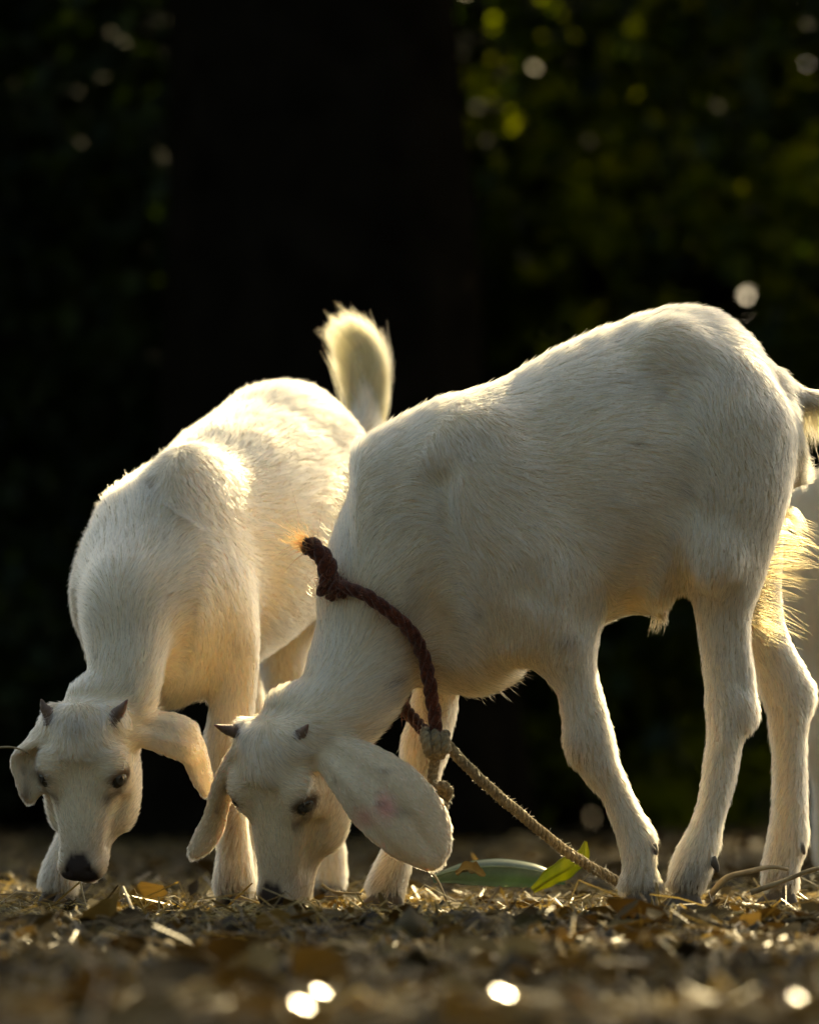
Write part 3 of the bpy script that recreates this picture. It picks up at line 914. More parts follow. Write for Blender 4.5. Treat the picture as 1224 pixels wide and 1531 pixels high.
def build_goat(label, group, base, prims, head, tips, h, hair_count, stains_and_glow, seed, hooves=(), dews=(), sheets=(), grooves=()):
    root = bpy.data.objects.new('goat', None)
    COL.objects.link(root)
    root.location = base
    root.empty_display_size = 0.1
    tagit(root, label, 'goat', group)
    allp = list(prims)
    if head: allp += head.prims()
    allp += list(sheets)
    V, Q = skin_fields(allp + (head.cuts() if head else []) + list(grooves), h)
    N0 = vnormals(V, Q)                                                   # slight unevenness of flesh under the hide
    V = V + N0 * ((.0008 * wob(V, 22, seed + 31)[:, 0] + .0006 * wob(V, 60, seed + 32)[:, 0]) * (1 if seed == 11 else .3) * np.clip((V[:, 2] - .2) / .1, .25, 1))[:, None]
    # fields on the surface: lie of the coat, its length, density
    W = np.zeros(len(V)); flow = np.zeros((len(V), 3)); le = np.zeros(len(V)); de = np.zeros(len(V)); li = np.zeros(len(V))
    ds = []
    for p in allp:
        m = ((V > p.lo) & (V < p.hi)).all(1)
        d = np.full(len(V), 1.0); dr = np.zeros((len(V), 3))
        if m.any():
            a, b = p.eval(V[m], True)
            d[m] = a; dr[m] = b
        ds.append((d, dr))
    dmin = np.min([d for d, _ in ds], axis=0)
    for p, (d, dr) in zip(allp, ds):
        w = np.exp(-np.clip((d - dmin) / 0.007, 0, 30))
        W += w; flow += dr * w[:, None]; le += p.hair * w; de += p.den * w; li += p.lift * w
    flow /= W[:, None]; le /= W; de /= W; li /= W
    N = vnormals(V, Q)
    body_flow = norm_rows(flow)
    body_flow = norm_rows(body_flow + np.array([0, 0, -0.35]))
    flow = body_flow - (body_flow * N).sum(1, keepdims=True) * N
    flow = norm_rows(flow + 1e-4)
    cols = np.tile(WHITE, (len(V), 1))
    cols *= (1 + 0.06 * wob(V, 30, seed)[:, :1])
    w = np.clip(wob(V, 14, seed + 8)[:, :1] * .9 + .35 * wob(V, 60, seed + 9)[:, :1] - .15, 0, 1) * .55
    cols = cols * (1 - w) + np.array((.66, .53, .33)) * w
    bare = np.ones(len(V))
    rs = np.random.default_rng(seed + 77)
    pick = V[rs.integers(0, len(V), 46 if hair_count > 100000 else 6)]
    stains_and_glow = list(stains_and_glow) + [(c_, rs.uniform(.0025, .006) * np.array([1, 1, rs.uniform(.5, 1.2)]), SPOT, rs.uniform(.25, .6)) for c_ in pick]
    for c, r, col, amt in stains_and_glow:
        d = np.linalg.norm((V - c) / r, axis=1) + 0.22 * wob(V, 160, seed + 5)[:, 0]
        w = np.clip(1.35 - d, 0, 1)[:, None] * amt
        cols = cols * (1 - w) + np.array(col) * w
    if head:
        q = (V - head.o) / head.k
        f, s, n = q @ head.f, q @ head.s, q @ head.n
        near = (np.abs(s) < .06) & (np.abs(n + .03) < .06) & (f > -.01) & (f < .18)
        nose = near * np.clip(((f - .1360) / .007 - np.clip(np.abs(s) - .006, 0, 1) * 230 + 0.35 * wob(V, 220, 3)[:, 0]), 0, 1) * np.clip((n + .048) / .005, 0, 1)
        tear = near * np.exp(-(((f - .090) / .010) ** 2 + ((n + .017) / .004) ** 2)) * (np.abs(s) > .02) * 0.75
        lid = np.zeros(len(V))
        for q_ in (-1, 1):
            ec, out, (a1, a2, _) = head.eye(q_)
            v = (V - ec) / head.k
            lid = np.maximum(lid, np.clip(2.1 - np.sqrt(((v @ a1) / .0092) ** 2 + ((v @ a2) / .0054) ** 2 + ((v @ out - .009) / .007) ** 2), 0, 1))
        lid = lid * near * .9
        mouth_shade = near * np.exp(-(((n + .049) / .0030) ** 2)) * np.clip((f - .126) / .006, 0, 1) * 0.85  # dark line puts the shade of the mouth slit into the colour
        grey = near * np.clip((f - .105) / .04, 0, 1) * 0.55
        for w, col in ((grey, (.40, .33, .28)), (mouth_shade, (.16, .11, .10)), (tear, (.20, .15, .12)), (lid, (.10, .07, .06)), (nose, (.050, .038, .035))):
            w = np.clip(w, 0, 1)[:, None]
            cols = cols * (1 - w) + np.array(col) * w
        bare = 1 - np.clip(nose * 2 + lid * 1.3, 0, 1)
    me_cols = cols * np.array([0.92, 0.84, 0.74])
    b = mesh_from('body', V - np.array(base), Q, M['skin'], parent=root)
    a = b.data.attributes.new('coat', 'FLOAT_COLOR', 'POINT')
    a.data.foreach_set('color', np.hstack([me_cols, np.ones((len(V), 1))]).reshape(-1).astype(np.float32))
    if head: head_parts(root, head, tips, base)
    for hv in hooves: cloven_hoof(root, *hv)
    for dw in dews: dewclaw(root, *dw)
    if FUR and hair_count:
        pts, hc = grow_coat(V, Q, N, flow, le, de * bare + 0.01, li, cols, int(hair_count * FUR), seed)
        rad = np.array([.00016, .00016, .00015, .00011, .00003])
        hair_object('coat', pts - np.array(base), rad, hc, M['fur'], root)
    for ch in root.children:
        if ch.name.split('.')[0] not in ('body', 'coat'):
            for v in (ch,): v.location = Vector(-np.array(base))
    return root, V, Q, N


def head_parts(root, head, tips, base):
    head.furnish(root, tips)


def tuft(name, roots, mids, tips, count, spread, mat, parent, base, col, seed, rad=0.00022, kpts=9, wave=0.003, cl=0.012, cla=0.5, vary=(.5, 1.14)):
    """long hair: strands blended between guide strands (root, mid, tip triples)"""
    r = np.random.default_rng(seed)
    G = [catmull(np.array([a, b, c]), 6) for a, b, c in zip(roots, mids, tips)]
    G = np.array([g[np.linspace(0, len(g) - 1, kpts).astype(int)] for g in G])
    n = len(G)
    u = r.uniform(0, n - 1, count); i = np.minimum(u.astype(int), n - 2); t = (u - i)[:, None, None]
    pts = G[i] * (1 - t) + G[i + 1] * t
    s = np.linspace(0, 1, kpts)[None, :, None]
    off = r.normal(size=(count, 1, 3)) * spread
    pts = pts + off * (0.45 + 0.9 * s) + wob(pts.reshape(-1, 3), 45, seed).reshape(pts.shape) * wave * s
    cut = r.uniform(*vary, (count, 1, 1))
    pts = pts[:, :1] + (pts - pts[:, :1]) * cut
    pts = clump(pts, cl, cla, seed)
    rr = rad * (1 - np.linspace(0, 1, kpts) ** 2 * 0.85)
    cols = np.clip(np.array(col) * r.uniform(0.85, 1.1, (count, 1)), 0, .95)
    return hair_object(name, pts - np.array(base), rr, cols, mat, parent)


def torso(sec, k=0.02, hair=0.019, flow=1.0, side=(0, 1, 0), caps=(.06, .010)):
    """sec: px of the section, py of back line, py of belly line, half width, Y"""
    top = [P(x, t, y) for x, t, b, w, y in sec]; bot = [P(x, b, y) for x, t, b, w, y in sec]
    mid = [(a + b) / 2 for a, b in zip(top, bot)]
    c = np.mean(mid, axis=0)
    d = nrm(mid[-1] - mid[0])
    a, b = c + d * ((mid[0] - c) @ d), c + d * ((mid[-1] - c) @ d)
    return Loft(a, b, top, bot, list(zip(mid, [q[3] for q in sec])), side, k=k, hair=hair, flow=flow, caps=caps)


def neck(nodes, side, k=0.03, hair=0.018, flow=1.0):
    """px, py, half width in the picture (px), half width across, Y"""
    out = []
    for x, yy, hw, w, y in nodes:
        r = hw / FPX * (DIST + y) - 0.003
        out.append([*P(x, yy, y), w, r, r])
    return Tube(out, side, k=k, hair=hair, flow=flow, lift=0.24, sub=4)


SIDE = np.array([0, 1.0, 0])
DIRT = (.30, .22, .14)
SPOT = (.16, .12, .10)


def tethered_goat():
    Yn, Yf = -.048, .052
    T = torso([(612, 655, 950, .050, -.004), (650, 620, 1000, .066, 0), (700, 598, 1018, .076, 0), (760, 555, 990, .082, 0), (820, 521, 962, .087, .002), (880, 494, 942, .091, .004),
               (940, 474, 920, .090, .006), (1000, 466, 893, .083, .010), (1060, 468, 850, .076, .012), (1108, 500, 805, .067, .015), (1148, 545, 770, .052, .016), (1178, 585, 735, .030, .016)], flow=1.0)
    N_ = neck([(680, 790, 120, .070, 0), (625, 835, 105, .066, -.004), (588, 895, 95, .058, -.012), (553, 968, 86, .049, -.022), (519, 1040, 78, .042, -.038), (478, 1092, 66, .038, -.052), (440, 1120, 50, .034, -.058)], SIDE, flow=-1.0)
    crest = neck([(700, 660, 52, .026, 0), (640, 668, 52, .030, 0), (596, 712, 55, .032, -.004), (572, 790, 56, .034, -.008), (552, 865, 56, .034, -.014)], SIDE, k=0.05, flow=-1.0)
    prims = [T, N_, crest]
    # shoulder and upper arm, both sides
    for q, y in ((1, -.058), (-1, .058)):
        prims.append(Blob(P(735, 770, y), (.050, .028, .085), (nrm((1, 0, .25)), (0, 1, 0), nrm((-.25, 0, 1))), k=.05, flow=(.5, 0, -.8), hair=.013))
        prims.append(Blob(P(800, 900, y), (.045, .026, .050), None, k=.05, flow=(.2, 0, -1), hair=.011))
        prims.append(Blob(P(1085, 690, y * .95 + .012), (.052, .030, .090), (nrm((1, 0, -.1)), (0, 1, 0), nrm((.1, 0, 1))), k=.04, flow=(.1, 0, -1), hair=.012))
    prims.append(Blob(P(1030, 560, .01), (.050, .050, .045), None, k=.04, flow=(1, 0, -.5), hair=.012))       # croup
    prims.append(Blob(P(700, 985, .0), (.040, .040, .026), None, k=.04, flow=(.6, 0, -.6), hair=.014))         # brisket
    # legs: near fore, far fore, near hind, far hind
    prims.append(leg([(822, 870, 64, .036), (838, 930, 56, .032), (848, 985, 47, .027), (863, 1027, 36, .0215), (873, 1068, 36.5, .0205), (880, 1103, 39, .021), (893, 1141, 34.5, .019), (916, 1179, 26.5, .0155), (934, 1217, 26.5, .0148), (951, 1254, 31, .017), (955, 1292, 28, .017), (955, 1322, 34, .019)], Yn, SIDE))
    prims.append(leg([(672, 930, 60, .034), (662, 985, 50, .028), (655, 1020, 38, .023), (649, 1055, 38, .021), (642, 1090, 37, .0205), (636, 1124, 36, .020), (629, 1165, 28, .016), (615, 1205, 22, .0145), (602, 1250, 23, .0145), (592, 1283, 28, .016), (582, 1310, 31, .017), (576, 1330, 33, .018)], Yf, SIDE))
    prims.append(leg([(1088, 640, 88, .038), (1086, 740, 84, .040), (1084, 810, 76, .036), (1082, 870, 60, .029), (1081, 915, 46, .023), (1083, 960, 41, .0195), (1090, 1015, 41, .018), (1092, 1060, 41, .0185), (1084, 1103, 31, .0165), (1078, 1141, 29, .0155), (1071, 1179, 27, .015), (1061, 1217, 25.5, .0148), (1050, 1254, 30, .0165), (1036, 1290, 34, .017), (1026, 1322, 31, .019)], Yn + .012, SIDE))
    prims.append(leg([(1092, 660, 80, .036), (1098, 760, 76, .038), (1110, 850, 62, .032), (1130, 920, 42, .024), (1150, 970, 36, .020), (1168, 1015, 41, .0185), (1178, 1050, 40, .0185), (1178, 1085, 33, .017), (1179, 1120, 29, .0155), (1180, 1160, 28.5, .015), (1180, 1210, 30, .0155), (1178, 1250, 33, .017), (1168, 1290, 31, .017), (1166, 1320, 31, .019)], Yf + .014, SIDE))
    # tail, sheath, flank fold
    prims.append(Tube([[*P(1150, 600, .016), .020, .020, .020], [*P(1195, 596, .018), .010, .010, .010], [*P(1240, 604, .022), .007, .007, .007], [*P(1275, 620, .026), .005, .005, .005]], SIDE, k=.02, hair=.016, lift=.3))
    prims.append(Tube([[*P(960, 890, -.005), .012, .012, .012], [*P(982, 908, -.008), .0065, .0065, .0065], [*P(988, 918, -.008), .0045, .0045, .0045]], SIDE, k=.02, hair=.010))
    prims.append(Tube([[*P(1010, 800, -.060), .006, .006, .010], [*P(1000, 850, -.052), .007, .008, .008], [*P(985, 893, -.036), .006, .008, .008]], SIDE, k=.03))
    prims.append(Blob(P(1002, 512, -.045), (.022, .014, .018), None, k=.030, flow=(1, 0, -.4), hair=.014))      # hip bone
    prims.append(Blob(P(1118, 1068, Yn + .012), (.0065, .008, .011), None, k=.012, hair=.010))                   # hocks
    prims.append(Blob(P(1201, 1036, Yf + .014), (.0065, .008, .011), None, k=.012, hair=.010))
    prims.append(Blob(P(864, 1110, Yn), (.008, .012, .016), None, k=.012, hair=.008))                            # knees
    prims.append(Blob(P(624, 1122, Yf), (.009, .013, .017), None, k=.016, hair=.008))
    prims.append(Blob(P(1062, 838, -.072), (.020, .012, .020), None, k=.03, hair=.012))                          # stifle
    grooves = []
    def groove(pts, r_, k_):
        t_ = Tube([[*P(*q), r_, r_, r_] for q in pts], (0, 0, 1), k=k_); t_.cut = True; grooves.append(t_)
    groove([(1002, 585, -.104), (1010, 660, -.108), (1014, 740, -.104)], .005, .034)
    groove([(1014, 730, -.102), (1013, 790, -.094), (1010, 840, -.080), (1012, 880, -.066)], .008, .026)      # before the thigh
    groove([(930, 560, -.104), (975, 575, -.106), (1010, 600, -.104)], .006, .045)                                            # hollow of the flank
    groove([(800, 620, -.094), (836, 700, -.106), (862, 790, -.110), (880, 870, -.100), (884, 920, -.085)], .004, .034)             # behind the shoulder
    groove([(655, 720, -.078), (668, 800, -.090), (690, 880, -.094), (740, 950, -.088)], .004, .034)                             # before the shoulder
    groove([(800, 850, -.104), (840, 868, -.108), (876, 850, -.108)], .003, .018)                                            # folds above the elbow
    groove([(790, 880, -.100), (836, 898, -.104), (880, 884, -.104)], .003, .018)
    groove([(1104, 880, -.072), (1104, 950, -.058), (1110, 1020, -.052)], .003, .014)                                         # sinew above the hock
    groove([(1078, 1125, -.054), (1070, 1180, -.053), (1060, 1235, -.054)], .0022, .010)                                      # cannon sinews
    groove([(906, 1165, -.066), (926, 1205, -.065), (946, 1245, -.067)], .0022, .010)
    hd = Head(P(400, 1063, -.072), (-.060, .045, -.997), (-.575, -.815, 0), 1.075)
    # ears
    w = lambda x0, y0, x1, y1, dy: P(x1, y1, dy) - P(x0, y0, 0)
    near = Sheet([[*P(470, 1112, -.070), 20 / 1683], [*P(492, 1124, -.088), 30 / 1683], [*P(528, 1153, -.105), 46 / 1683], [*P(568, 1186, -.113), 56 / 1683], [*P(601, 1221, -.115), 55 / 1683], [*P(629, 1254, -.113), 45 / 1683], [*P(650, 1282, -.110), 24 / 1683], [*P(654, 1292, -.108), 10 / 1683]],
                 [nrm((.45, .25, .85))] * 3 + [nrm((.60, .1, .75))] * 2 + [nrm((.70, .1, .60))] * 3, [(.06, .30, -.05)] * 2 + [(.04, .34, -.03)] * 2 + [(0.05, .22, .03)] * 4, thick=.0042)
    far = Sheet([[*P(356, 1120, -.048), 12 / 1683], [*P(342, 1150, -.034), 16 / 1683], [*P(331, 1182, -.022), 17 / 1683], [*P(323, 1212, -.012), 17 / 1683], [*P(313, 1240, -.004), 22 / 1683], [*P(304, 1262, .0), 22 / 1683], [*P(298, 1277, .002), 13 / 1683]],
                [nrm((.90, .25, .25))] * 3 + [nrm((.93, .1, .35))] * 4, [(.05, .30, .05)] * 7, thick=.0040)
    st = [(P(618, 905, -.09), (.010, .05, .012), SPOT, .45), (P(610, 935, -.09), (.008, .05, .010), SPOT, .35), (P(712, 917, -.09), (.008, .03, .006), SPOT, .6), (P(845, 962, -.07), (.010, .03, .006), SPOT, .6),
          (P(587, 1024, -.06), (.006, .03, .005), SPOT, .8), (P(988, 918, -.008), (.007, .02, .007), (.30, .19, .10), .8), (P(1060, 740, -.09), (.007, .03, .007), SPOT, .5), (P(955, 905, -.05), (.045, .07, .022), (.66, .50, .22), .5), (P(1085, 960, -.05), (.012, .03, .05), (.60, .47, .26), .4), (P(690, 1010, -.03), (.04, .06, .02), (.62, .48, .24), .4), (P(875, 1125, Yn), (.022, .03, .025), DIRT, .55), (P(1040, 890, -.06), (.012, .03, .010), DIRT, .4),  # belly, brisket and near hind shank tinted yellower
          (P(1075, 680, -.09), (.040, .05, .070), (.72, .63, .42), .55), (P(640, 1125, Yf), (.02, .03, .03), DIRT, .35), (P(960, 1326, Yn), (.034, .03, .020), (.16, .12, .075), .85), (P(1030, 1326, Yn), (.034, .03, .020), (.16, .12, .075), .85), (P(950, 562, -.09), (.045, .05, .012), (.50, .46, .40), .4), (P(700, 660, -.08), (.03, .05, .010), (.50, .46, .40), .35), (P(1100, 560, -.08), (.020, .05, .014), (.52, .48, .42), .35),
          (P(1170, 1326, Yf), (.034, .03, .020), (.16, .12, .075), .85), (P(580, 1330, Yf), (.034, .03, .020), (.16, .12, .075), .8), (P(700, 685, -.08), (.010, .03, .006), SPOT, .25), (P(940, 770, -.09), (.012, .03, .005), SPOT, .2),
          (P(575, 1205, -.11), (.010, .04, .014), (.80, .36, .33), .75), (P(545, 1222, -.11), (.010, .04, .010), (.80, .36, .33), .6), (P(600, 1215, -.115), (.009, .03, .005), SPOT, .35), (P(574, 1153, -.11), (.007, .03, .003), SPOT, .5)]  # pink ear patches paint in light coming through the skin
    g, zz = np.array([0, 0, 1.0]), .006
    fw = np.array([-1.0, -.1, 0])
    hv = []
    for (px, y) in ((958, Yn), (578, Yf), (1024, Yn + .012), (1166, Yf + .014)):
        c = P(px, 1335, y); c[2] = -.013
        hv.append((c, fw, SIDE, 1.15))
    dw = [(P(984, 1262, Yn - .008), (.8, -.2, -.7)), (P(980, 1266, Yn + .010), (.8, .2, -.7)), (P(1076, 1288, Yn + .002), (.7, -.2, -.6)), (P(1070, 1290, Yn + .022), (.7, .2, -.6)), (P(1204, 1262, Yf + .004), (.8, -.2, -.6)), (P(1202, 1264, Yf + .024), (.8, .2, -.6)), (P(616, 1268, Yf + .002), (.7, -.2, -.6))]
    root, V, Q, N = build_goat('white goat kid with a dark red rope collar, grazing side-on', 'white goats', P(830, 1340, 0) * (1, 1, 0), prims, hd, (P(321, 1084, -.066), P(461, 1083, -.098)), 0.003, 300000, st, 11, hv, dw, (near, far), grooves)
    return root, V, Q, N, hd


def left_goat():
    fwd = nrm((-.46, -.89, 0)); lat = np.array([.89, -.46, 0])
    T = torso([(216, 800, 980, .040, .075), (232, 742, 1030, .050, .100), (255, 702, 1045, .060, .135), (287, 662, 1035, .075, .175), (322, 628, 1015, .090, .215), (360, 602, 990, .094, .255),
               (398, 584, 960, .093, .295), (432, 578, 925, .085, .335), (460, 592, 890, .072, .37), (484, 622, 850, .052, .40), (502, 660, 810, .030, .425)], side=lat, flow=1.0)
    N_ = neck([(245, 800, 86, .054, .125), (218, 850, 74, .048, .085), (198, 920, 57, .041, .050), (189, 985, 47, .036, .030), (180, 1040, 46, .036, .022), (164, 1085, 46, .035, .018), (140, 1110, 42, .032, .008)], lat, flow=-1.0)
    prims = [T, N_]
    c0 = P(245, 850, .135)
    for q in (-1, 1):
        prims.append(Blob((P(236, 790, .13) if q > 0 else P(232, 850, .13)) + lat * q * (.038 if q > 0 else .020), (.045, .026, .070 if q > 0 else .060), (fwd, lat, (0, 0, 1)), k=.05, flow=-fwd * .4 + np.array([0, 0, -1]), hair=.012))
        prims.append(Blob(P(238, 905, .115) + lat * q * (.052 if q > 0 else .047), (.045, .024, .045), (fwd, lat, (0, 0, 1)), k=.04, flow=(0, 0, -1), hair=.011))
        prims.append(Blob(P(446, 790, .36) + lat * q * .050, (.052, .030, .085), (fwd, lat, (0, 0, 1)), k=.04, flow=(0, 0, -1), hair=.012))
    prims.append(Blob(P(256, 730, .125) + lat * .020, (.024, .012, .024), (fwd, lat, (0, 0, 1)), k=.03, flow=-fwd, hair=.012))
    prims.append(Blob(P(235, 1000, .11), (.035, .045, .030), (fwd, lat, (0, 0, 1)), k=.04, flow=(0, 0, -1), hair=.014))
    prims.append(Blob(P(420, 650, .335), (.050, .050, .040), (fwd, lat, (0, 0, 1)), k=.04, flow=-fwd, hair=.012))
    YL = .10
    prims.append(leg([(322, 890, 46, .028), (342, 945, 38, .026), (348, 985, 31, .024), (349, 1030, 26, .021), (344, 1075, 27, .0205), (340, 1110, 28.5, .0205), (345, 1150, 22, .017), (348, 1190, 17, .0145), (348, 1235, 17.5, .0145), (350, 1275, 22, .016), (350, 1305, 26, .018), (350, 1325, 29, .019)], YL, lat))
    prims.append(leg([(175, 900, 50, .034), (175, 960, 38, .028), (170, 1020, 28, .022), (160, 1080, 26, .021), (148, 1130, 27, .0205), (132, 1180, 20, .016), (115, 1230, 17, .0145), (100, 1275, 21, .016), (92, 1302, 25, .018), (88, 1322, 28, .019)], .15, lat))
    prims.append(leg([(452, 800, 75, .040), (440, 890, 62, .034), (425, 950, 48, .027), (425, 1000, 38, .022), (438, 1050, 33, .020), (458, 1100, 34, .0185), (472, 1135, 32, .018), (480, 1180, 25, .0155), (486, 1225, 23, .0145), (490, 1265, 25, .0155), (491, 1295, 26, .017), (490, 1315, 28, .018)], .36, lat))
    prims.append(leg([(400, 820, 72, .038), (385, 900, 58, .032), (370, 960, 42, .024), (362, 1010, 34, .020), (368, 1060, 30, .019), (380, 1105, 31, .0185), (384, 1135, 28, .0175), (376, 1180, 22, .0155), (368, 1225, 21, .0145), (362, 1265, 23, .0155), (358, 1295, 25, .017), (356, 1313, 27, .018)], .45, lat))
    prims.append(Tube([[*P(515, 690, .42), .022, .022, .022], [*P(540, 655, .435), .015, .016, .016], [*P(546, 615, .445), .011, .012, .012], [*P(543, 575, .45), .008, .008, .008], [*P(537, 545, .45), .005, .005, .005]], lat, k=.02, hair=.020, lift=.5))
    yaw = math.radians(11)
    hd = Head(P(125, 1037, -.012), (-.050, -.17, -.98), (-math.sin(yaw), -math.cos(yaw), .18), 1.0)
    right = Sheet([[*P(190, 1085, .0), 16 / 1683], [*P(215, 1091, .003), 25 / 1683], [*P(243, 1096, .003), 31 / 1683], [*P(264, 1101, .003), 35 / 1683], [*P(279, 1105, .005), 34 / 1683], [*P(286, 1107, .007), 27 / 1683]],
                  [nrm((.0, .30, .95))] * 3 + [nrm((-.12, .30, .95))] * 3, [(.0, .32, 0)] * 6, thick=.0036)
    tongue = Sheet([[*P(276, 1090, .008), 18 / 1683], [*P(287, 1116, .010), 20 / 1683], [*P(297, 1143, .013), 17 / 1683], [*P(306, 1170, .014), 13 / 1683], [*P(312, 1188, .014), 6 / 1683]],
                  [nrm((.85, .35, .35))] * 5, [(-.1, .45, 0)] * 5, thick=.0036)
    left = Sheet([[*P(72, 1085, .004), 16 / 1683], [*P(54, 1098, .010), 25 / 1683], [*P(42, 1116, .012), 25 / 1683], [*P(40, 1140, .012), 22 / 1683], [*P(46, 1166, .010), 19 / 1683], [*P(48, 1186, .008), 14 / 1683], [*P(47, 1196, .008), 6 / 1683]],
                 [nrm((.15, .5, .85)), nrm((.3, .55, .75)), nrm((.6, .6, .4)), nrm((.85, .5, .1)), nrm((.9, .4, .1)), nrm((.9, .4, .2)), nrm((.9, .4, .2))], [(.05, -.35, 0)] * 3 + [(.0, -.55, 0)] * 4, thick=.0042)
    grooves = []
    for g in ([(214, 1084, -.0035), (240, 1086, -.0035), (264, 1088, -.0035)], [(224, 1106, -.0035), (250, 1114, -.0035), (272, 1122, -.003)]):
        t_ = Tube([[*P(*q), .0016, .0016, .0016] for q in g], (0, 0, 1), k=.005); t_.cut = True; grooves.append(t_)
    st = [(P(225, 733, .09), (.007, .05, .014), SPOT, .5), (P(348, 1240, YL), (.009, .03, .05), (.22, .14, .07), .8), (P(340, 1120, YL), (.02, .03, .025), DIRT, .5), (P(350, 1326, YL), (.034, .03, .020), (.16, .12, .075), .8),
          (P(355, 968, YL), (.007, .03, .004), SPOT, .6), (P(370, 965, YL), (.004, .03, .008), SPOT, .4), (P(112, 1088, -.02), (.010, .03, .012), (.30, .28, .27), .5), (P(88, 1326, .15), (.034, .03, .022), (.16, .12, .075), .8), (P(300, 1020, .1), (.03, .05, .02), (.60, .52, .38), .4)]
    hv = []
    for (px, y) in ((350, YL), (87, .15), (490, .36), (356, .45)):
        c = P(px, 1330, y); c[2] = -.013
        hv.append((c, fwd, lat, 1.0))
    root, V, Q, N = build_goat('white goat kid with raised tail and no rope, facing the camera', 'white goats', P(330, 1335, .25) * (1, 1, 0), prims, hd, (P(62, 1045, -.010), P(191, 1046, -.028)), 0.003, 260000, st, 23, hv, (), (right, tongue, left), grooves)
    return root, V, Q, N, hd


def far_goat():
    """the goat whose rump just shows at the picture's edge, facing away to the right"""
    Y0 = 1.15
    T = torso([(1185, 742, 905, .040, Y0), (1225, 700, 960, .075, Y0), (1280, 680, 1000, .085, Y0), (1360, 680, 1030, .095, Y0), (1440, 690, 1050, .098, Y0), (1520, 700, 1060, .09, Y0), (1590, 720, 1060, .08, Y0), (1640, 760, 1030, .06, Y0)], side=SIDE, flow=-1.0)
    N_ = neck([(1610, 830, 95, .06, Y0), (1670, 880, 75, .05, Y0), (1720, 960, 62, .044, Y0), (1755, 1040, 54, .04, Y0), (1770, 1090, 48, .036, Y0)], SIDE)
    prims = [T, N_]
    for y in (-.055, .055):
        prims.append(Blob(P(1232, 830, Y0 + y), (.060, .035, .095), None, k=.04))
        prims.append(leg([(1232, 840, 70, .04), (1236, 930, 60, .034), (1238, 1000, 42, .024), (1232, 1060, 34, .019), (1226, 1110, 34, .0185), (1232, 1170, 24, .015), (1236, 1230, 25, .016), (1240, 1270, 28, .018), (1244, 1285, 30, .019)], Y0 + y, SIDE))
        prims.append(leg([(1610, 900, 55, .034), (1610, 1000, 38, .026), (1606, 1080, 30, .021), (1604, 1130, 30, .020), (1604, 1200, 21, .015), (1610, 1260, 25, .017), (1614, 1285, 29, .019)], Y0 + y * 1.0, SIDE))
    prims.append(Tube([[*P(1205, 745, Y0), .02, .02, .02], [*P(1186, 775, Y0), .012, .012, .012], [*P(1182, 815, Y0), .008, .008, .008]], SIDE, k=.02, hair=.02))
    hd = Head(P(1770, 1060, Y0 - .01), (.35, 0, -1), (1, -.05, .35), 1.0)
    e = [Sheet([[*P(1760, 1085, Y0 + q * .035), .012], [*P(1750, 1120, Y0 + q * .055), .026], [*P(1742, 1170, Y0 + q * .06), .030], [*P(1738, 1215, Y0 + q * .055), .018]], [(1, 0, .2)] * 4, [(0, -.3 * q, 0)] * 4) for q in (-1, 1)]
    hv = []
    for px in (1276, 1646):
        for y in (-.055, .055):
            c = P(px, 1295, Y0 + y); c[2] = -.010
            hv.append((c, (1, 0, 0), SIDE, 1.1))
    tips = [hd(.015, q * .034, .03) for q in (-1, 1)]
    root, V, Q, N = build_goat('blurred pale goat behind, only its rump showing at the frame edge', 'white goats', P(1410, 1300, Y0) * (1, 1, 0), prims, hd, tips, 0.005, 40000, [], 41, hv, (), e)
    return root


GOAT_A, VA, QA, NA, HA = tethered_goat()
GOAT_B, VB, QB, NB, HB = left_goat()
GOAT_C = far_goat()


# ------------------------------------------------------------------ long hair that stands off the coat
def off_base(o): return np.array(o.location)


def along(pts, y):
    return [P(a, b, y if len(q) == 0 else q[0]) for a, b, *q in pts]


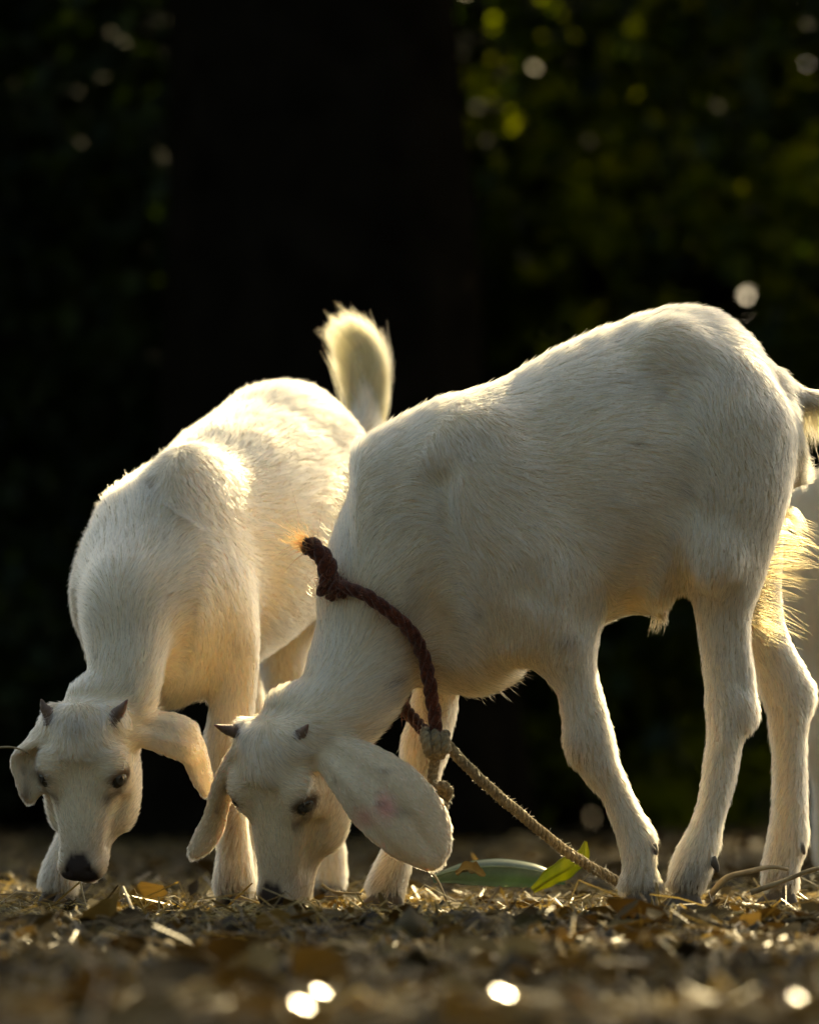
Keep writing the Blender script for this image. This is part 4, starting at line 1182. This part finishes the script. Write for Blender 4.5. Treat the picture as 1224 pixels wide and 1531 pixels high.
BA, BB = off_base(GOAT_A), off_base(GOAT_B)
if FUR:
    LONG = (.55, .41, .19)
    tuft('rump_tuft', along([(1160, 770), (1152, 820), (1138, 870), (1128, 915), (1126, 935)], .0), along([(1190, 785), (1188, 828), (1174, 880), (1158, 928), (1142, 950)], .01), along([(1208, 800), (1212, 838), (1206, 893), (1188, 945), (1160, 968)], .015),
         330, .0085, M['longfur'], GOAT_A, BA, (.32, .17, .045), 51, wave=.014, cl=.012, cla=.7, rad=.00018)
    tuft('rump_tuft', along([(1166, 762), (1166, 775)], .0), along([(1190, 768), (1188, 775)], .0), along([(1212, 795), (1200, 800)], .0), 120, .004, M['longfur'], GOAT_A, BA, LONG, 52, wave=.004)
    tuft('tail_hair', along([(1186, 600), (1215, 606), (1250, 612), (1280, 622)], .02), along([(1200, 628), (1232, 632), (1275, 640), (1310, 660)], .022), along([(1207, 655), (1240, 662), (1290, 680), (1330, 710)], .024),
         900, .007, M['longfur'], GOAT_A, BA, LONG, 53, wave=.004)
    tuft('tail_hair', along([(1192, 612), (1200, 614)], .02), along([(1198, 655), (1203, 655)], .02), along([(1194, 715), (1198, 690)], .02), 26, .003, M['longfur'], GOAT_A, BA, LONG, 54, wave=.003)
    tuft('sheath_hair', along([(976, 915), (990, 918)], -.008), along([(974, 928), (988, 932)], -.008), along([(968, 940), (980, 946)], -.008), 70, .004, M['longfur'], GOAT_A, BA, (.40, .26, .10), 55, rad=.00014)
    tuft('mane', along([(560, 690, -.004), (538, 735, -.006), (524, 790, -.008), (516, 840, -.01), (486, 900, -.02)], 0), along([(546, 686, -.004), (524, 728, -.006), (510, 780, -.008), (503, 826, -.01), (476, 893, -.02)], 0),
         along([(540, 676, -.004), (515, 718, -.006), (500, 768, -.008), (494, 810, -.01), (470, 884, -.02)], 0), 900, .006, M['longfur'], GOAT_A, BA, LONG, 56, rad=.00014, wave=.004)
    for gi, (go, hd_, bb) in enumerate(((GOAT_A, HA, BA), (GOAT_B, HB, BB))):
        ss = np.linspace(-.021, .021, 7)
        tuft('forelock', [hd_(.010, a_, -.003) for a_ in ss], [hd_(.030, a_ * 1.15 + .004 * math.sin(9 * i_), .0065) for i_, a_ in enumerate(ss)], [hd_(.056 - 12 * a_ * a_, a_ * 1.35 + .006 * math.sin(5 * i_ + gi), .002) for i_, a_ in enumerate(ss)],
             900, .0028, M['fur'], go, bb, (.66, .60, .49), 71 + gi, rad=.00014, wave=.0045, cl=.006, cla=.6)
    tuft('chest_hair', along([(690, 1018, 0), (730, 1010, 0), (770, 990, 0)], 0), along([(700, 1030, 0), (742, 1018, 0), (780, 996, 0)], 0), along([(712, 1036, 0), (752, 1022, 0), (790, 998, 0)], 0), 500, .007, M['longfur'], GOAT_A, BA, LONG, 57, rad=.00015)
    tuft('tail_hair', along([(530, 660), (534, 610), (538, 575), (546, 575), (554, 605), (562, 655)], .445), along([(518, 600), (528, 552), (539, 524), (555, 522), (566, 550), (575, 605)], .445), along([(508, 548), (485, 493), (498, 471), (526, 466), (556, 480), (579, 548)], .445),
         3000, .0036, M['longfur'], GOAT_B, BB, (.60, .45, .20), 61, wave=.004, cl=.007, cla=.35, vary=(.72, 1.06))
    tuft('tail_hair', along([(545, 620), (556, 615)], .445), along([(572, 555), (574, 560)], .445), along([(560, 478), (570, 495)], .445), 160, .003, M['longfur'], GOAT_B, BB, LONG, 62)
    tuft('tail_hair', along([(545, 670), (556, 655)], .44), along([(565, 660), (575, 640)], .44), along([(580, 650), (584, 625)], .44), 400, .006, M['longfur'], GOAT_B, BB, LONG, 63)
    tuft('rump_tuft', along([(470, 860, .40), (462, 900, .40), (452, 940, .40)], 0), along([(486, 880, .41), (476, 920, .41), (466, 955, .41)], 0), along([(496, 905, .42), (486, 945, .42), (474, 975, .42)], 0), 700, .008, M['longfur'], GOAT_B, BB, LONG, 64, wave=.005)


# ------------------------------------------------------------------ ropes
def mat_rope(name, dark, mid, light, rough=.9):
    m, nt, b, out = new_mat(name)
    tc = nt.nodes.new('ShaderNodeTexCoord')
    n = noise(nt, 260, 6, tc.outputs['Object'], .7); n2 = noise(nt, 25, 3, tc.outputs['Object'])
    r = ramp(nt, [(.3, dark), (.52, mid), (.72, light)])
    nt.links.new(n.outputs[0], r.inputs[0])
    rr = ramp(nt, [(.35, (.55, .55, .55)), (.7, (1, 1, 1))]); nt.links.new(n2.outputs[0], rr.inputs[0])
    nt.links.new(mixc(nt, 1.0, r.outputs[0], rr.outputs[0], 'MULTIPLY'), b.inputs['Base Color'])
    b.inputs['Roughness'].default_value = rough; b.inputs['Specular IOR Level'].default_value = .1
    b.inputs['Sheen Weight'].default_value = .3
    bp = nt.nodes.new('ShaderNodeBump'); bp.inputs['Distance'].default_value = .0015; bp.inputs['Strength'].default_value = .9
    n3 = noise(nt, 700, 4, tc.outputs['Object']); nt.links.new(n3.outputs[0], bp.inputs['Height']); nt.links.new(bp.outputs[0], b.inputs['Normal'])
    return m


M['redrope'] = mat_rope('dark_red_cord', (.022, .007, .003), (.115, .028, .009), (.25, .070, .022))
M['tanrope'] = mat_rope('tan_cord', (.16, .115, .05), (.42, .32, .165), (.64, .52, .29))
M['redfibre'] = mat_fur('red_fibre'); M['tanfibre'] = mat_fur('tan_fibre')


def resample(path, step):
    path = np.asarray(path, float)
    d = np.concatenate([[0], np.cumsum(np.linalg.norm(np.diff(path, axis=0), axis=1))])
    t = np.linspace(0, d[-1], max(4, int(d[-1] / step)))
    return np.stack([np.interp(t, d, path[:, k]) for k in range(3)], 1), t


def frames(path):
    T = norm_rows(np.gradient(path, axis=0))
    e = nrm(np.cross(T[0], (.2, .9, .3))); E1 = []
    for t in T:
        e = nrm(e - (e @ t) * t); E1.append(e)
    E1 = np.array(E1)
    return T, E1, np.cross(T, E1)


def rope_part(name, nodes, rad, pitch, mat, parent, strands=3, smoothn=8, flat=1.0, jitter=.06, seed=3, closed=False):
    """strands laid round one another along a path; returns the object and its centre line"""
    r = np.random.default_rng(seed)
    path, t = resample(catmull(nodes, smoothn), rad * .35)
    path = path + wob(path, 120, seed) * rad * .12
    T, E1, E2 = frames(path)
    paths = []
    for s in range(strands):
        ph = 2 * math.pi * (t / pitch + s / strands)
        off = rad * .50
        q = path + off * (np.cos(ph)[:, None] * E1 + flat * np.sin(ph)[:, None] * E2)
        rr = rad * (.58 if strands == 3 else .50) * (1 + jitter * wob(q, 300, seed + s)[:, 0])
        rr[0] *= .5; rr[-1] *= .5
        paths.append((q, rr))
    V, F = tube_mesh(paths, 9)
    return mesh_from(name, V, F, mat, parent=parent), path


def fuzz(name, path, rad, n, length, mat, parent, col, seed, base=(0, 0, 0)):
    r = np.random.default_rng(seed)
    i = r.integers(0, len(path), n)
    T, E1, E2 = frames(path)
    a = r.uniform(0, 6.28, n)
    o = np.cos(a)[:, None] * E1[i] + np.sin(a)[:, None] * E2[i]
    d = norm_rows(o * .8 + T[i] * r.normal(0, .9, (n, 1)) + r.normal(0, .35, (n, 3)))
    L = length * r.gamma(2, .5, n)
    s = np.linspace(0, 1, 5)[None, :, None]
    pts = (path[i] + o * rad * .85)[:, None] + d[:, None] * L[:, None, None] * s + r.normal(0, .25, (n, 1, 3)) * L[:, None, None] * s * s
    cols = np.array(col) * r.uniform(.7, 1.2, (n, 1))
    return hair_object(name, pts - np.array(base), np.array([.0001, .0001, .00009, .00007, .00003]), np.clip(cols, 0, .95), mat, parent)


BVH_A = BVHTree.FromPolygons([Vector(v) for v in VA], [tuple(q) for q in QA.tolist()])
EYE = np.array([0, -DIST, CAM_H])


def on_goat(px, py, lift, far=False):
    """a point on the goat's side that faces the camera (or on the far side) under this spot, lifted off the skin"""
    p = P(px, py, 0); d = nrm(p - EYE)
    if far: h = BVH_A.ray_cast(Vector(EYE + d * (DIST + .30)), Vector(-d))
    else: h = BVH_A.ray_cast(Vector(EYE), Vector(d))
    return np.array(h[0]) + np.array(h[1]) * lift if h[0] is not None else None


def build_ropes():
    R = .0062
    col = bpy.data.objects.new('rope_collar', None); COL.objects.link(col)
    lead = bpy.data.objects.new('lead_rope', None); COL.objects.link(lead)
    tagit(col, 'dark red cord knotted round the neck of the grazing goat kid', 'rope')
    tagit(lead, 'tan twisted rope tied to the red collar, slanting to the ground', 'rope')
    knot = P(655, 1106, -.045)
    nodes = []
    for q in ((497, 880), (518, 878), (546, 888), (572, 906), (596, 927), (614, 948), (630, 980)):
        h = on_goat(*q, R * 1.1)
        nodes.append(h if h is not None else P(q[0], q[1], -.05))
    y0 = nodes[-1][1]
    nodes += [P(640, 1014, y0 * .7 - .018), P(646, 1048, -.048), P(652, 1094, -.046)]
    o1, path1 = rope_part('near_loop', nodes, R, .038, M['redrope'], col, flat=.7, jitter=.14)
    fuzz('fibres', path1, R, 900, .004, M['redfibre'], col, (.30, .055, .025), 5)
    nf = [nodes[0] + np.array([.004, .006, .0])]
    for q in ((505, 905), (520, 940), (545, 985), (568, 1015)):
        h = on_goat(*q, R * 1.1, True)
        nf.append(h if h is not None else P(q[0], q[1], .03))
    nf += [P(594, 1044, .012), P(614, 1070, -.015), P(640, 1100, -.042)]
    o2, path2 = rope_part('far_loop', nf, R * .92, .030, M['redrope'], col, flat=.85, seed=9)
    fuzz('fibres', path2, R, 500, .004, M['redfibre'], col, (.30, .055, .025), 6)
    k0 = nodes[0]
    yk = k0[1] - .006
    ka, kb = P(481, 868, yk), P(512, 884, yk + .002)
    kd = nrm(kb - ka); k1 = nrm(np.cross(kd, (0, 1, 0))); k2 = np.cross(kd, k1)
    kn = [ka + (kb - ka) * (i / 24) + (.0078 + .0012 * math.sin(i * 1.7)) * (math.cos(i * .62) * k1 + math.sin(i * .62) * k2) for i in range(25)]
    o3, path3 = rope_part('knot', kn, R * .78, .028, M['redrope'], col, seed=14, smoothn=3, jitter=.14)
    tail = [P(494, 876, yk), P(491, 850, yk - .004), P(484, 832, yk - .004), P(470, 820, yk - .002), P(455, 811, yk)]
    o4, path4 = rope_part('frayed_end', tail, R * 1.4, .034, M['redrope'], col, seed=17, jitter=.22)
    fuzz('fibres', np.vstack([path3, path4]), R, 900, .005, M['redfibre'], col, (.40, .09, .03), 7)
    # the opened fibres at the end
    r = np.random.default_rng(31); n = 400
    root = path4[-1 - r.integers(0, len(path4) // 3, n)] + r.normal(0, R * .45, (n, 3))
    d = norm_rows(np.array([-.85, .05, .55]) + r.normal(0, .45, (n, 3))); L = r.gamma(3, .0043, n)
    sgm = np.linspace(0, 1, 6)[None, :, None]
    pts = root[:, None] + d[:, None] * L[:, None, None] * sgm + r.normal(0, .3, (n, 1, 3)) * L[:, None, None] * sgm ** 2
    hair_object('fray', pts, np.array([.00016, .00016, .00014, .00011, .00008, .00003]), np.array([.50, .115, .022]) * r.uniform(.6, 1.2, (n, 1)), M['redfibre'], col)
    # tan lead: hitch, running part, hanging end
    Rt = .0048
    hk = []
    for i in range(34):
        a = i / 33 * 2 * math.pi * 2.6
        hk.append(P(632 + 38 * i / 33, 1110 + 4 * i / 33, -.046) + .0095 * np.array([.15 * math.cos(a), math.cos(a), math.sin(a)]))
    o5, path5 = rope_part('hitch', hk, Rt * .92, .016, M['tanrope'], lead, smoothn=3)
    gz = float(ground_z(np.array([P(925, 1322, .06)[0]]), np.array([.06]))[0]) + .006
    e = P(925, 1322, .06)
    run = [P(660, 1104, -.046), P(672, 1118, -.046), P(700, 1148, -.036), P(740, 1185, -.020), P(790, 1228, .0), P(840, 1268, .022), P(885, 1298, .042), P(925, 1321, .058), np.array([P(960, 1335, .075)[0], .075, gz + .004]), np.array([P(1010, 1340, .11)[0], .11, gz])]
    o6, path6 = rope_part('running_part', run, Rt, .0165, M['tanrope'], lead, seed=21)
    hang = [P(652, 1112, -.040), P(650, 1135, -.038), P(646, 1160, -.036), P(650, 1178, -.034), P(660, 1188, -.034)]
    o7, path7 = rope_part('hanging_end', hang, Rt, .0165, M['tanrope'], lead, seed=22)
    ek = [P(652, 1180, -.036), P(662, 1174, -.044), P(670, 1184, -.040), P(664, 1196, -.030), P(656, 1190, -.026), P(660, 1200, -.036), P(665, 1212, -.036)]
    o8, path8 = rope_part('end_knot', ek, Rt * .9, .014, M['tanrope'], lead, seed=23)
    for i, (p, n) in enumerate(((path5, 500), (path6, 1500), (path7, 250), (path8, 350))):
        fuzz('fibres', p, Rt, n, .0017, M['tanfibre'], lead, (.62, .50, .30), 60 + i)


build_ropes()


# ------------------------------------------------------------------ things lying on the ground
def blade(name, label, cat, pts, widths, side, mat, group=None, cup=.25, wav=0.0, seed=1, tone=.6, nx=26, ny=9, thick=.0006, vein=True):
    """one whole leaf: centre line, half widths, direction across; a real thickness and a midrib part"""
    r = np.random.default_rng(seed)
    c = catmull(np.asarray(pts, float), 8); c, _ = resample(c, np.linalg.norm(np.diff(c, axis=0), axis=1).sum() / nx)
    n = len(c)
    w = np.interp(np.linspace(0, 1, n), np.linspace(0, 1, len(widths)), widths)
    ker = np.array([.25, .5, .25]); w = np.convolve(np.pad(w, 1, mode='edge'), ker, 'valid')
    T = norm_rows(np.gradient(c, axis=0)); S = norm_rows(np.asarray(side, float) - (T @ np.asarray(side, float))[:, None] * T); U = np.cross(T, S); U *= np.where(U[:, 2:] < 0, -1, 1)
    v = np.linspace(-1, 1, ny)
    V = c[:, None] + S[:, None] * (w[:, None] * v)[:, :, None] + U[:, None] * (cup * w[:, None] * v ** 2 + wav * w[:, None] * np.sin(np.arange(n)[:, None] * .9 + seed + 2 * v) * np.abs(v))[:, :, None]
    top = V.reshape(-1, 3); bot = (V - U[:, None] * thick).reshape(-1, 3)
    I = np.arange(n * ny).reshape(n, ny); o = n * ny
    F = [tuple(f) for f in np.stack([I[:-1, :-1], I[1:, :-1], I[1:, 1:], I[:-1, 1:]], -1).reshape(-1, 4)]
    F += [tuple(x + o for x in reversed(f)) for f in F]
    rim = list(I[:, 0]) + list(I[-1, 1:]) + list(I[::-1, -1][1:]) + list(I[0, ::-1][1:-1])
    for a, b in zip(rim, rim[1:] + rim[:1]): F.append((a, b, b + o, a + o))
    root = bpy.data.objects.new(name, None); COL.objects.link(root)
    base = c.mean(0); root.location = base
    tagit(root, label, cat, group)
    ob = mesh_from('blade', np.vstack([top, bot]) - base, [tuple(int(x) for x in f) for f in F], mat, parent=root)
    a = ob.data.attributes.new('tone', 'FLOAT', 'POINT')
    a.data.foreach_set('value', np.clip(tone + .18 * wob(np.vstack([top, bot]), 90, seed)[:, 0], 0, 1).astype(np.float32))
    if vein:
        Vv, Ff = tube_mesh([(c - base + U * .0002, np.linspace(.0011, .0003, n))], 6)
        ob2 = mesh_from('midrib', Vv, Ff, mat, parent=root)
        a = ob2.data.attributes.new('tone', 'FLOAT', 'POINT'); a.data.foreach_set('value', np.full(len(Vv), min(1, tone + .3), np.float32))
    return root


def stem(label, pts, rad, seed, twig=None):
    c, t = resample(catmull(np.asarray(pts, float), 8), .004)
    c = c + wob(c, 60, seed) * .001
    rr = np.linspace(rad, rad * .6, len(c)) * (1 + .12 * wob(c, 150, seed)[:, 0])
    V, F = tube_mesh([(c, rr)], 8)
    F.append(tuple(reversed(range(8))))
    o = mesh_from('dry_stalk', V, F, M['stem'])
    tagit(o, label, 'stalk', 'dry stalks on the ground')
    return o


def build_lying_things():
    M['greenleaf'] = mat_leaf('fresh_leaf', [(0, (.040, .075, .050)), (.6, (.11, .175, .12)), (1, (.22, .31, .21))], (1.2, 1.6, .8), .3, .3, spec=.6)
    M['yellowleaf'] = mat_leaf('yellowing_leaf', [(0, (.05, .08, .012)), (.5, (.18, .23, .025)), (1, (.38, .38, .06))], (1.6, 1.5, .25), .5, .4)
    M['stem'] = mat_simple('dry_stem', [(.3, (.20, .15, .075)), (.7, (.42, .33, .18))], 60, .7, .3, bump=.4, bscale=300)
    yl = .16
    blade('green_leaf', 'large blue-green leaf with a bright upper edge behind the lead rope', 'leaf', [P(646, 1312, yl), P(690, 1300, yl), P(745, 1296, yl), P(800, 1302, yl), P(846, 1316, yl)], [.004, .013, .016, .014, .003], (.05, .55, .80), M['greenleaf'], cup=-.6, tone=.55, seed=3)
    blade('yellow_leaf', 'upright yellow-green leaf with a pointed tip beside the lead rope', 'leaf', [P(796, 1332, .07), P(826, 1312, .07), P(850, 1298, .072), P(868, 1280, .075), P(875, 1258, .078)], [.003, .008, .010, .009, .001], (.75, .3, -.55), M['yellowleaf'], cup=.5, wav=.15, tone=.65, seed=4)
    blade('dry_leaf', 'small pale curled leaf in front of the large blue-green leaf', 'leaf', [P(682, 1308, .10), P(700, 1300, .10), P(724, 1310, .09)], [.002, .007, .002], (.1, .6, .6), M['deadleaf'], 'dry fallen leaves', cup=.8, wav=.3, tone=.95, seed=5)
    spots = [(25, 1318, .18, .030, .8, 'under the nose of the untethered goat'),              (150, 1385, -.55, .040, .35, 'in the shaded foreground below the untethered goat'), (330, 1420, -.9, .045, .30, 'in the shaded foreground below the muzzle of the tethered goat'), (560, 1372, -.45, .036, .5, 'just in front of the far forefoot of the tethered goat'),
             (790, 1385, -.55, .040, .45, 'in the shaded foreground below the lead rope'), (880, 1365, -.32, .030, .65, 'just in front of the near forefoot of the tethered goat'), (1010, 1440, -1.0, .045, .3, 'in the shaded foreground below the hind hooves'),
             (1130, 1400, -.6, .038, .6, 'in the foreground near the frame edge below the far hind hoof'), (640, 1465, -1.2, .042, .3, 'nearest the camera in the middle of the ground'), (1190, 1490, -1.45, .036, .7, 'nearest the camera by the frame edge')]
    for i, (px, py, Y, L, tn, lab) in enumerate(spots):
        c = P(px, py, Y); z = float(ground_z(np.array([c[0]]), np.array([Y]))[0]) + .006
        r = np.random.default_rng(700 + i); a = r.uniform(0, 6.28)
        d = np.array([math.cos(a), math.sin(a), r.normal(0, .15)]); c = np.array([c[0], Y, z])
        up = np.array([0, 0, 1.0])
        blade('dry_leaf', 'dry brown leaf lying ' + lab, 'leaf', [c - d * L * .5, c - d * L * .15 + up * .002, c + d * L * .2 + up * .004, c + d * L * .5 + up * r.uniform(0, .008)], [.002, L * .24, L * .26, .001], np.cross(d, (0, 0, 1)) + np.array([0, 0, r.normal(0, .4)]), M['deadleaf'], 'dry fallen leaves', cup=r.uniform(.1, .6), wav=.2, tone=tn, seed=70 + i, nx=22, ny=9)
    M['gloss'] = mat_leaf('waxy_leaf', [(0, (.05, .06, .02)), (.5, (.12, .12, .045)), (1, (.25, .22, .10))], (1.2, 1.1, .4), .2, .22, spec=.8)
    for i, (px, py, L, lab) in enumerate(((452, 1502, .011, 'nearer of two lying close'), (480, 1478, .009, 'farther of two lying close'), (752, 1490, .011, 'lying alone below the lead rope'), (1192, 1500, .008, 'lying alone by the frame edge'))):
        Y = (CAM_H + .010) * FPX / (py - HORIZON) - DIST
        c = P(px, py, Y); c[2] = float(ground_z(np.array([c[0]]), np.array([Y]))[0]) + .019; c = np.array([c[0], Y, c[2]])
        nv = nrm(SUN_DIR + nrm(EYE - c)); t = nrm(np.cross(nv, (.3, .2, 1))); sd = np.cross(nv, t)  # leaf added and tilted so it throws the sun at the camera
        blade('glossy_leaf', 'added waxy leaf tilted to glint in the foreground, ' + lab, 'leaf', [c - t * L * .5, c - t * L * .15, c + t * L * .2, c + t * L * .5], [L * .2, L * .42, L * .42, L * .1], sd, M['gloss'], 'added glinting leaves in the near foreground', cup=.06, tone=.6, seed=130 + i, nx=10, ny=5, vein=False)
    stem('pale dry stem arching over the litter between the hind hooves', [P(1062, 1338, .0), P(1085, 1312, .0), P(1120, 1302, .01), P(1150, 1296, .02), P(1176, 1300, .03)], .0030, 81)
    stem('long dry stem lying across in front of the far hind hoof', [P(1120, 1334, -.03), P(1160, 1322, -.03), P(1200, 1306, -.03), P(1250, 1290, -.03)], .0026, 82)
    stem('thin pale straw by the near ear tip of the tethered goat', [P(640, 1300, -.02), P(655, 1322, -.03), P(668, 1345, -.04)], .0015, 83)
    stem('thin dark twig behind the muzzle of the tethered goat', [P(482, 1322, .02), P(500, 1332, .02), P(540, 1338, .02)], .0015, 84)
    stem('blurred pale stem in the shaded foreground near the frame edge', [P(1090, 1400, -.75), P(1120, 1420, -.8), P(1150, 1450, -.85)], .0035, 85)
    stem('blurred pale stem in the shaded foreground near the middle', [P(250, 1412, -.75), P(300, 1432, -.8), P(370, 1440, -.85)], .0030, 86)
    stem('thin straw caught in the curled ear of the untethered goat', [P(-2, 1117, -.02), P(16, 1116, -.022), P(32, 1120, -.02), P(44, 1128, -.012)], .0011, 87)


build_lying_things()
